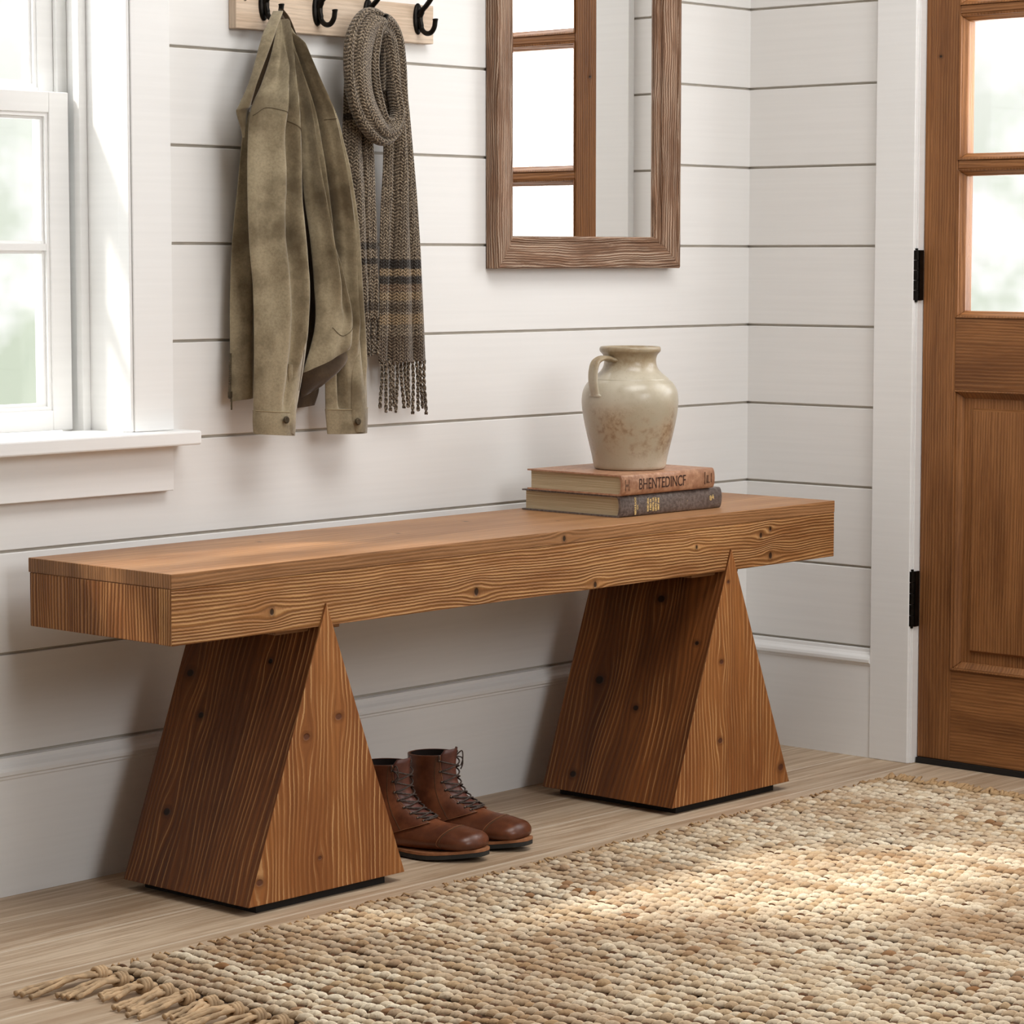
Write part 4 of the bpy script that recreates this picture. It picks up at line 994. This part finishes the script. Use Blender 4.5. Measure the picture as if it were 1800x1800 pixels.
    for sg in (1, -1):
        tube(bm, [Sf(ks[0]-3*t, sg*(gap(0)+.09), .0046+.004*math.sin(t*PI)) for t in np.linspace(0, 1, 10)], .0011, 7)
        p = Sf(ks[0], -1*(gap(2)+.05), .005); 
    # loose ends tucked at the top
    e0 = Sf(ks[0], -side*(gap(2)+.06), .005)
    for q in range(2):
        tube(bm, cr([e0, e0+Vector((.010, -.004*side, .010-.012*q)), e0+Vector((.013, -.002*side, -.004-.008*q)), e0+Vector((.008, -.004*side, -.016-.006*q))], 6), .0011, 7)
    obj('laces', bm, m_lace, r_, True)
    for k in ks:
        for sg in (1, -1):
            bm = bmesh.new(); c = Sf(k, sg*(gap(k)+.085), .0042); c2 = Sf(k, sg*(gap(k)+.085), .0052); tube(bm, [c, c2], .0021, 12); obj('eyelet', bm, m_eye, r_, True)
    # sole: outline from the lower surface, offset outwards
    def outline(off, x0=-1, tw=0):
        pts = []
        N_ = 64
        cl = [(-.010-off, 0), ]
        for k in range(N_):
            a = 2*PI*k/N_; ct_, st_ = math.cos(a), math.sin(a)
            x = .1160+(.1270+off)*((abs(ct_)**.9)*(1 if ct_ > 0 else -1))
            f = (x+.011)/.25
            hw = (.0325+.0165*math.exp(-((f-.70)/.22)**2)-.003*math.exp(-((f-.38)/.12)**2))+off
            y = hw*((abs(st_)**.72)*(1 if st_ > 0 else -1))*(1 if abs(ct_) < .75 else 1)
            y += side*.006*min(max((x-.10)/.13, 0), 1)
            pts.append((x, y))
        return pts
    def spring(x): return .0075*max(0, (x-.140)/.10)**1.6
    def slab(name, off, z0, z1, mat, xmin=None, xmax=None):
        P_ = outline(off)
        if xmax is not None: P_ = [(min(x, xmax), y) for x, y in P_]
        bm = bmesh.new()
        lay = [[bm.verts.new((x, y, z+spring(x))) for x, y in P_] for z in (z0, z1)]
        m_ = len(P_)
        for k in range(m_):
            k2 = (k+1) % m_
            if (Vector(lay[0][k].co)-Vector(lay[0][k2].co)).length < 1e-6: continue
            bm.faces.new((lay[0][k], lay[0][k2], lay[1][k2], lay[1][k]))
        bmesh.ops.remove_doubles(bm, verts=bm.verts[:], dist=1e-6)
        # caps as strips across the sole (it bends, so one ngon will not do)
        for L_ in (z0, z1):
            vs2 = [v for v in bm.verts if abs(v.co.z-spring(v.co.x)-L_) < 1e-6]
            up_ = sorted([v for v in vs2 if v.co.y >= side*.006*min(max((v.co.x-.10)/.13, 0), 1)-1e-7], key=lambda v: v.co.x); dn_ = sorted([v for v in vs2 if v not in up_], key=lambda v: v.co.x)
            loop = up_+dn_[::-1]
            try: f = bm.faces.new(loop)
            except ValueError: continue
            bmesh.ops.triangulate(bm, faces=[f])
        o = obj(name, bm, mat, r_); bevel(o, .0012, 2); return o
    slab('welt', .0035, .0095, .0145, m_welt)
    slab('outsole', .0030, .0020, .0095, m_sole)
    slab('heel', .0020, 0, .0022, m_sole, xmax=.07)
    bm = bmesh.new()
    P_ = outline(.0030)
    for k in range(0, 64):
        x, y = P_[k]; 
        if x < -.0: continue
    bm.free()
    return r_
RZ = math.radians(-77)
def place(toe_px, toe_py, z=.012):
    t = at(toe_px, toe_py, 'z', z); d = Vector((math.cos(RZ), math.sin(RZ), 0)); return (t.x-d.x*.238, t.y-d.y*.238, 0.0005)
boot('ankle_boot', place(846, 1502), RZ, 1, 'chestnut leather lace-up boot nearest the left bench pedestal, its heel hidden')
boot('ankle_boot', place(926, 1482), RZ+.02, -1, 'chestnut leather lace-up boot farther right, standing clear of the pedestal')

# ---------------------------------------------------------------- rug
def rug_mat():
    g = G('braided_jute'); at_ = g.n('ShaderNodeAttribute'); at_.attribute_name = 'yarn'
    q = g.n('ShaderNodeSeparateColor'); g.l(at_.outputs['Color'], q.inputs[0]); r1, r2, s_ = q.outputs[0], q.outputs[1], q.outputs[2]
    tc = g.n('ShaderNodeTexCoord').outputs['Object']; n1 = g.noise(tc, 220, 3, .7); n2 = g.noise(tc, 3.2, 3); 
    mp_ = g.n('ShaderNodeMapping'); mp_.inputs['Scale'].default_value = (14, 1.4, 1); g.l(tc, mp_.inputs[0]); n3 = g.noise(mp_.outputs[0], 1, 3)
    base = g.mix(g.ramp(r1, .0, 1.), lin(192, 160, 120), lin(242, 229, 204))
    base = g.mix(g.ramp(g.math('ADD', g.math('MULTIPLY', n2, .5), g.math('MULTIPLY', n3, .5)), .42, .62, 0, .55), base, lin(160, 122, 86))
    base = g.mix(g.ramp(r2, .84, .98), base, lin(156, 116, 80))
    base = g.mix(g.ramp(n1, .45, .75, 0, .45), base, lin(146, 110, 74))
    g.bump(n1, .6, .0015); return g.set(base, .88, 0, .12)
m_rug = rug_mat(); m_rugbase = plain('dark_jute_backing', lin(62, 42, 27), .95, 0, .25, 120)
RGX0, RGX1, RGY0, RGY1 = -2.122, -.205, -.502, -1.76
rug = empty('jute_rug', ((RGX0+RGX1)/2, (RGY0+RGY1)/2, 0)); tag(rug, 'large woven natural jute rug with knotted tassels on the wooden floor', 'rug')
RO = Vector(rug.location)
bm = bmesh.new(); box(bm, (RGX0+.004-RO.x, RGY1+.012-RO.y, .0005), (RGX1-.004-RO.x, RGY0-.005-RO.y, .0055)); obj('backing', bm, m_rugbase, rug)
def lozenges(centres, length, width, height, ang, col, name, parent, mat):
    """many yarn stitches in one mesh: tapered rounded lozenges"""
    nl, nc = 7, 6; n = len(centres)
    ts = np.linspace(-1, 1, nl); prf = np.sqrt(np.clip(1-np.abs(ts)**1.9, 0, 1))*.96+.04
    th = np.linspace(0, 2*PI, nc, endpoint=False)
    lx = np.repeat(ts, nc); pw = np.repeat(prf, nc); cy = np.tile(np.cos(th), nl)*pw; cz = np.tile(np.sin(th), nl)*pw
    V = np.empty((n, nl*nc, 3))
    X = lx[None]*length[:, None]; Y = cy[None]*width[:, None]; Z = cz[None]*height[:, None]-.25*height[:, None]*(lx[None]**2)
    ca, sa = np.cos(ang)[:, None], np.sin(ang)[:, None]
    V[:, :, 0] = X*ca-Y*sa+centres[:, 0:1]; V[:, :, 1] = X*sa+Y*ca+centres[:, 1:2]; V[:, :, 2] = Z+centres[:, 2:3]
    V[:, :, 2] = np.maximum(V[:, :, 2], .0006)
    F_ = []
    for i in range(nl-1):
        for k in range(nc): F_.append((i*nc+k, i*nc+(k+1) % nc, (i+1)*nc+(k+1) % nc, (i+1)*nc+k))
    F_ = np.array(F_); nf = len(F_)
    AF = (F_[None]+(np.arange(n)*nl*nc)[:, None, None]).reshape(-1, 4)
    me = bpy.data.meshes.new(name); nv = n*nl*nc
    me.vertices.add(nv); me.vertices.foreach_set('co', V.reshape(-1)); me.loops.add(len(AF)*4); me.loops.foreach_set('vertex_index', AF.reshape(-1).astype(np.int32))
    me.polygons.add(len(AF)); me.polygons.foreach_set('loop_start', (np.arange(len(AF))*4).astype(np.int32)); me.polygons.foreach_set('loop_total', np.full(len(AF), 4, np.int32))
    me.polygons.foreach_set('use_smooth', np.ones(len(AF), bool)); me.update(); me.validate()
    ca_ = me.color_attributes.new('yarn', 'FLOAT_COLOR', 'POINT'); cc = np.ones((n, nl*nc, 4)); cc[:, :, 0] = col[:, 0:1]; cc[:, :, 1] = col[:, 1:2]; cc[:, :, 2] = lx[None]*.5+.5
    ca_.data.foreach_set('color', cc.reshape(-1)); me.materials.append(mat)
    o = bpy.data.objects.new(name, me); C.objects.link(o); o.parent = parent; return o
PX_, PY_ = .0245, .0158
nx = int((RGX1-RGX0-.016)/PX_); ny = int((RGY0-RGY1-.01)/PY_)
ix, iy = np.meshgrid(np.arange(nx), np.arange(ny), indexing='ij'); ix = ix.ravel(); iy = iy.ravel(); n_ = len(ix); rs_ = np.random.RandomState(3)
wavy = .004*np.sin(iy*.13+ix*.4)+.002*np.sin(iy*.31+ix*1.4)
bx_ = RGX0+.015+ix*PX_+wavy-RO.x; by_ = RGY0-.012-iy*PY_-((ix*7) % 5)*PY_*.2-RO.y
rowc = rs_.rand(nx)[ix]
col = np.stack([np.clip(.15+rs_.rand(n_)*.55+rowc*.4, 0, 1), rs_.rand(n_)*.86+rowc*.13], 1)
N3 = lambda m, s_: np.abs(rs_.normal(m, s_, n_))
c3 = lambda dx, dy, z, sz: np.stack([bx_+dx+rs_.normal(0, .0010, n_), by_+dy+rs_.normal(0, .0012, n_), z+rs_.normal(0, sz, n_)], 1)
lozenges(c3(0, 0, .0100, .0010), N3(.0122, .0014), N3(.0056, .0006), N3(.0066, .0008), -PI/2+.55+rs_.normal(0, .10, n_), col, 'woven_field', rug, m_rug)
# added dark yarn between the ropes, its colour paints shade in the gaps
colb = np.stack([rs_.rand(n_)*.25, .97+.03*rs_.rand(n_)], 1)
m_gapshade = plain('brown_gap_shade_yarn', lin(104, 70, 42), .9, 0, .25, 150)
lozenges(c3(PX_*.5, PY_*.5, .0068, .0008), N3(.0100, .0012), N3(.0060, .0006), N3(.0054, .0006), -PI/2+.3+rs_.normal(0, .12, n_), colb, 'gap_shade_yarn', rug, m_gapshade)
# loose fibre ends along the edges
def edge_fuzz():
    rnd = random.Random(5); bm = bmesh.new()
    for k in range(200):
        x = RGX0+(RGX1-RGX0)*rnd.random(); y = RGY0-.004+rnd.uniform(-.004, .004); L = rnd.uniform(.008, .018); a = rnd.uniform(-.7, .7)
        p = Vector((x, y, rnd.uniform(.006, .010)))-RO
        tube(bm, [p, p+Vector((math.sin(a)*L*.6, math.cos(a)*L*.6, .003)), p+Vector((math.sin(a)*L, math.cos(a)*L, rnd.uniform(-.004, .003)))], [.0022, .0018, .0008], 5)
    return obj('selvedge', bm, m_rug, rug, True, 'stuff')
edge_fuzz()
m_tas = plain('tan_jute_cord', lin(208, 176, 138), .85, 0, .22, 45, .5)
def tassel(y, L, x0, sgn, seed, ns=4):
    rnd = random.Random(seed); bm = bmesh.new(); kx = x0+sgn*.012
    # wrapped knot
    for q in range(3):
        pts = []
        for i in range(13):
            a = 2*PI*i/12; pts.append(Vector((kx+sgn*q*.0055+.001*math.sin(a), y+.0085*math.cos(a), .0098+.0078*math.sin(a)))-RO)
        tube(bm, pts[:-1], .0036, 7, closed=True)
    dy = rnd.uniform(-.012, .012)
    for s_ in range(ns):
        o_ = (s_-(ns-1)/2)*.0042; e = (s_-(ns-1)/2)*.0090+dy; l = L*rnd.uniform(.84, 1.06)
        P_ = [Vector((kx-sgn*.012, y+o_*.8, .008)), Vector((kx+sgn*.012, y+o_, .0125+rnd.uniform(-.003, .003))), Vector((kx+sgn*l*.45, y+e*.6+rnd.uniform(-.003, .003), .0120+rnd.uniform(-.003, .004))), Vector((kx+sgn*l*.8, y+e+rnd.uniform(-.003, .003), .008)), Vector((kx+sgn*l, y+e*1.1, .0055))]
        pp = [Vector(p)-RO for p in cr([tuple(p) for p in P_], 5)]
        r = [.0034+.0007*math.sin(i*1.9+s_) for i in range(len(pp))]; r[-1] = .0044; tube(bm, pp, r, 7)
    return obj('tassel', bm, m_tas, rug, True)
yy = RGY0-.012; k = 0
while yy > -1.10:
    tassel(yy, .092+.018*math.sin(k*2.1)+(.04 if k == 0 else 0), RGX0, -1, 40+k); yy -= .046+.004*math.sin(k*1.7); k += 1
yy = RGY0-.006; k = 0
while yy > -.95:
    rnd = random.Random(90+k); bm = bmesh.new()
    for s_ in range(5):
        p = Vector((RGX1-.010, yy+rnd.uniform(-.009, .009), .008))-RO; L = rnd.uniform(.016, .034); a = rnd.uniform(-.6, .6)
        tube(bm, [p, p+Vector((L*.6*math.cos(a), L*.6*math.sin(a), rnd.uniform(.002, .009))), p+Vector((L*math.cos(a), L*math.sin(a), rnd.uniform(-.003, .009)))], [.0045, .0036, .0016], 6)
    obj('tassel', bm, m_rug, rug, True); yy -= .021; k += 1
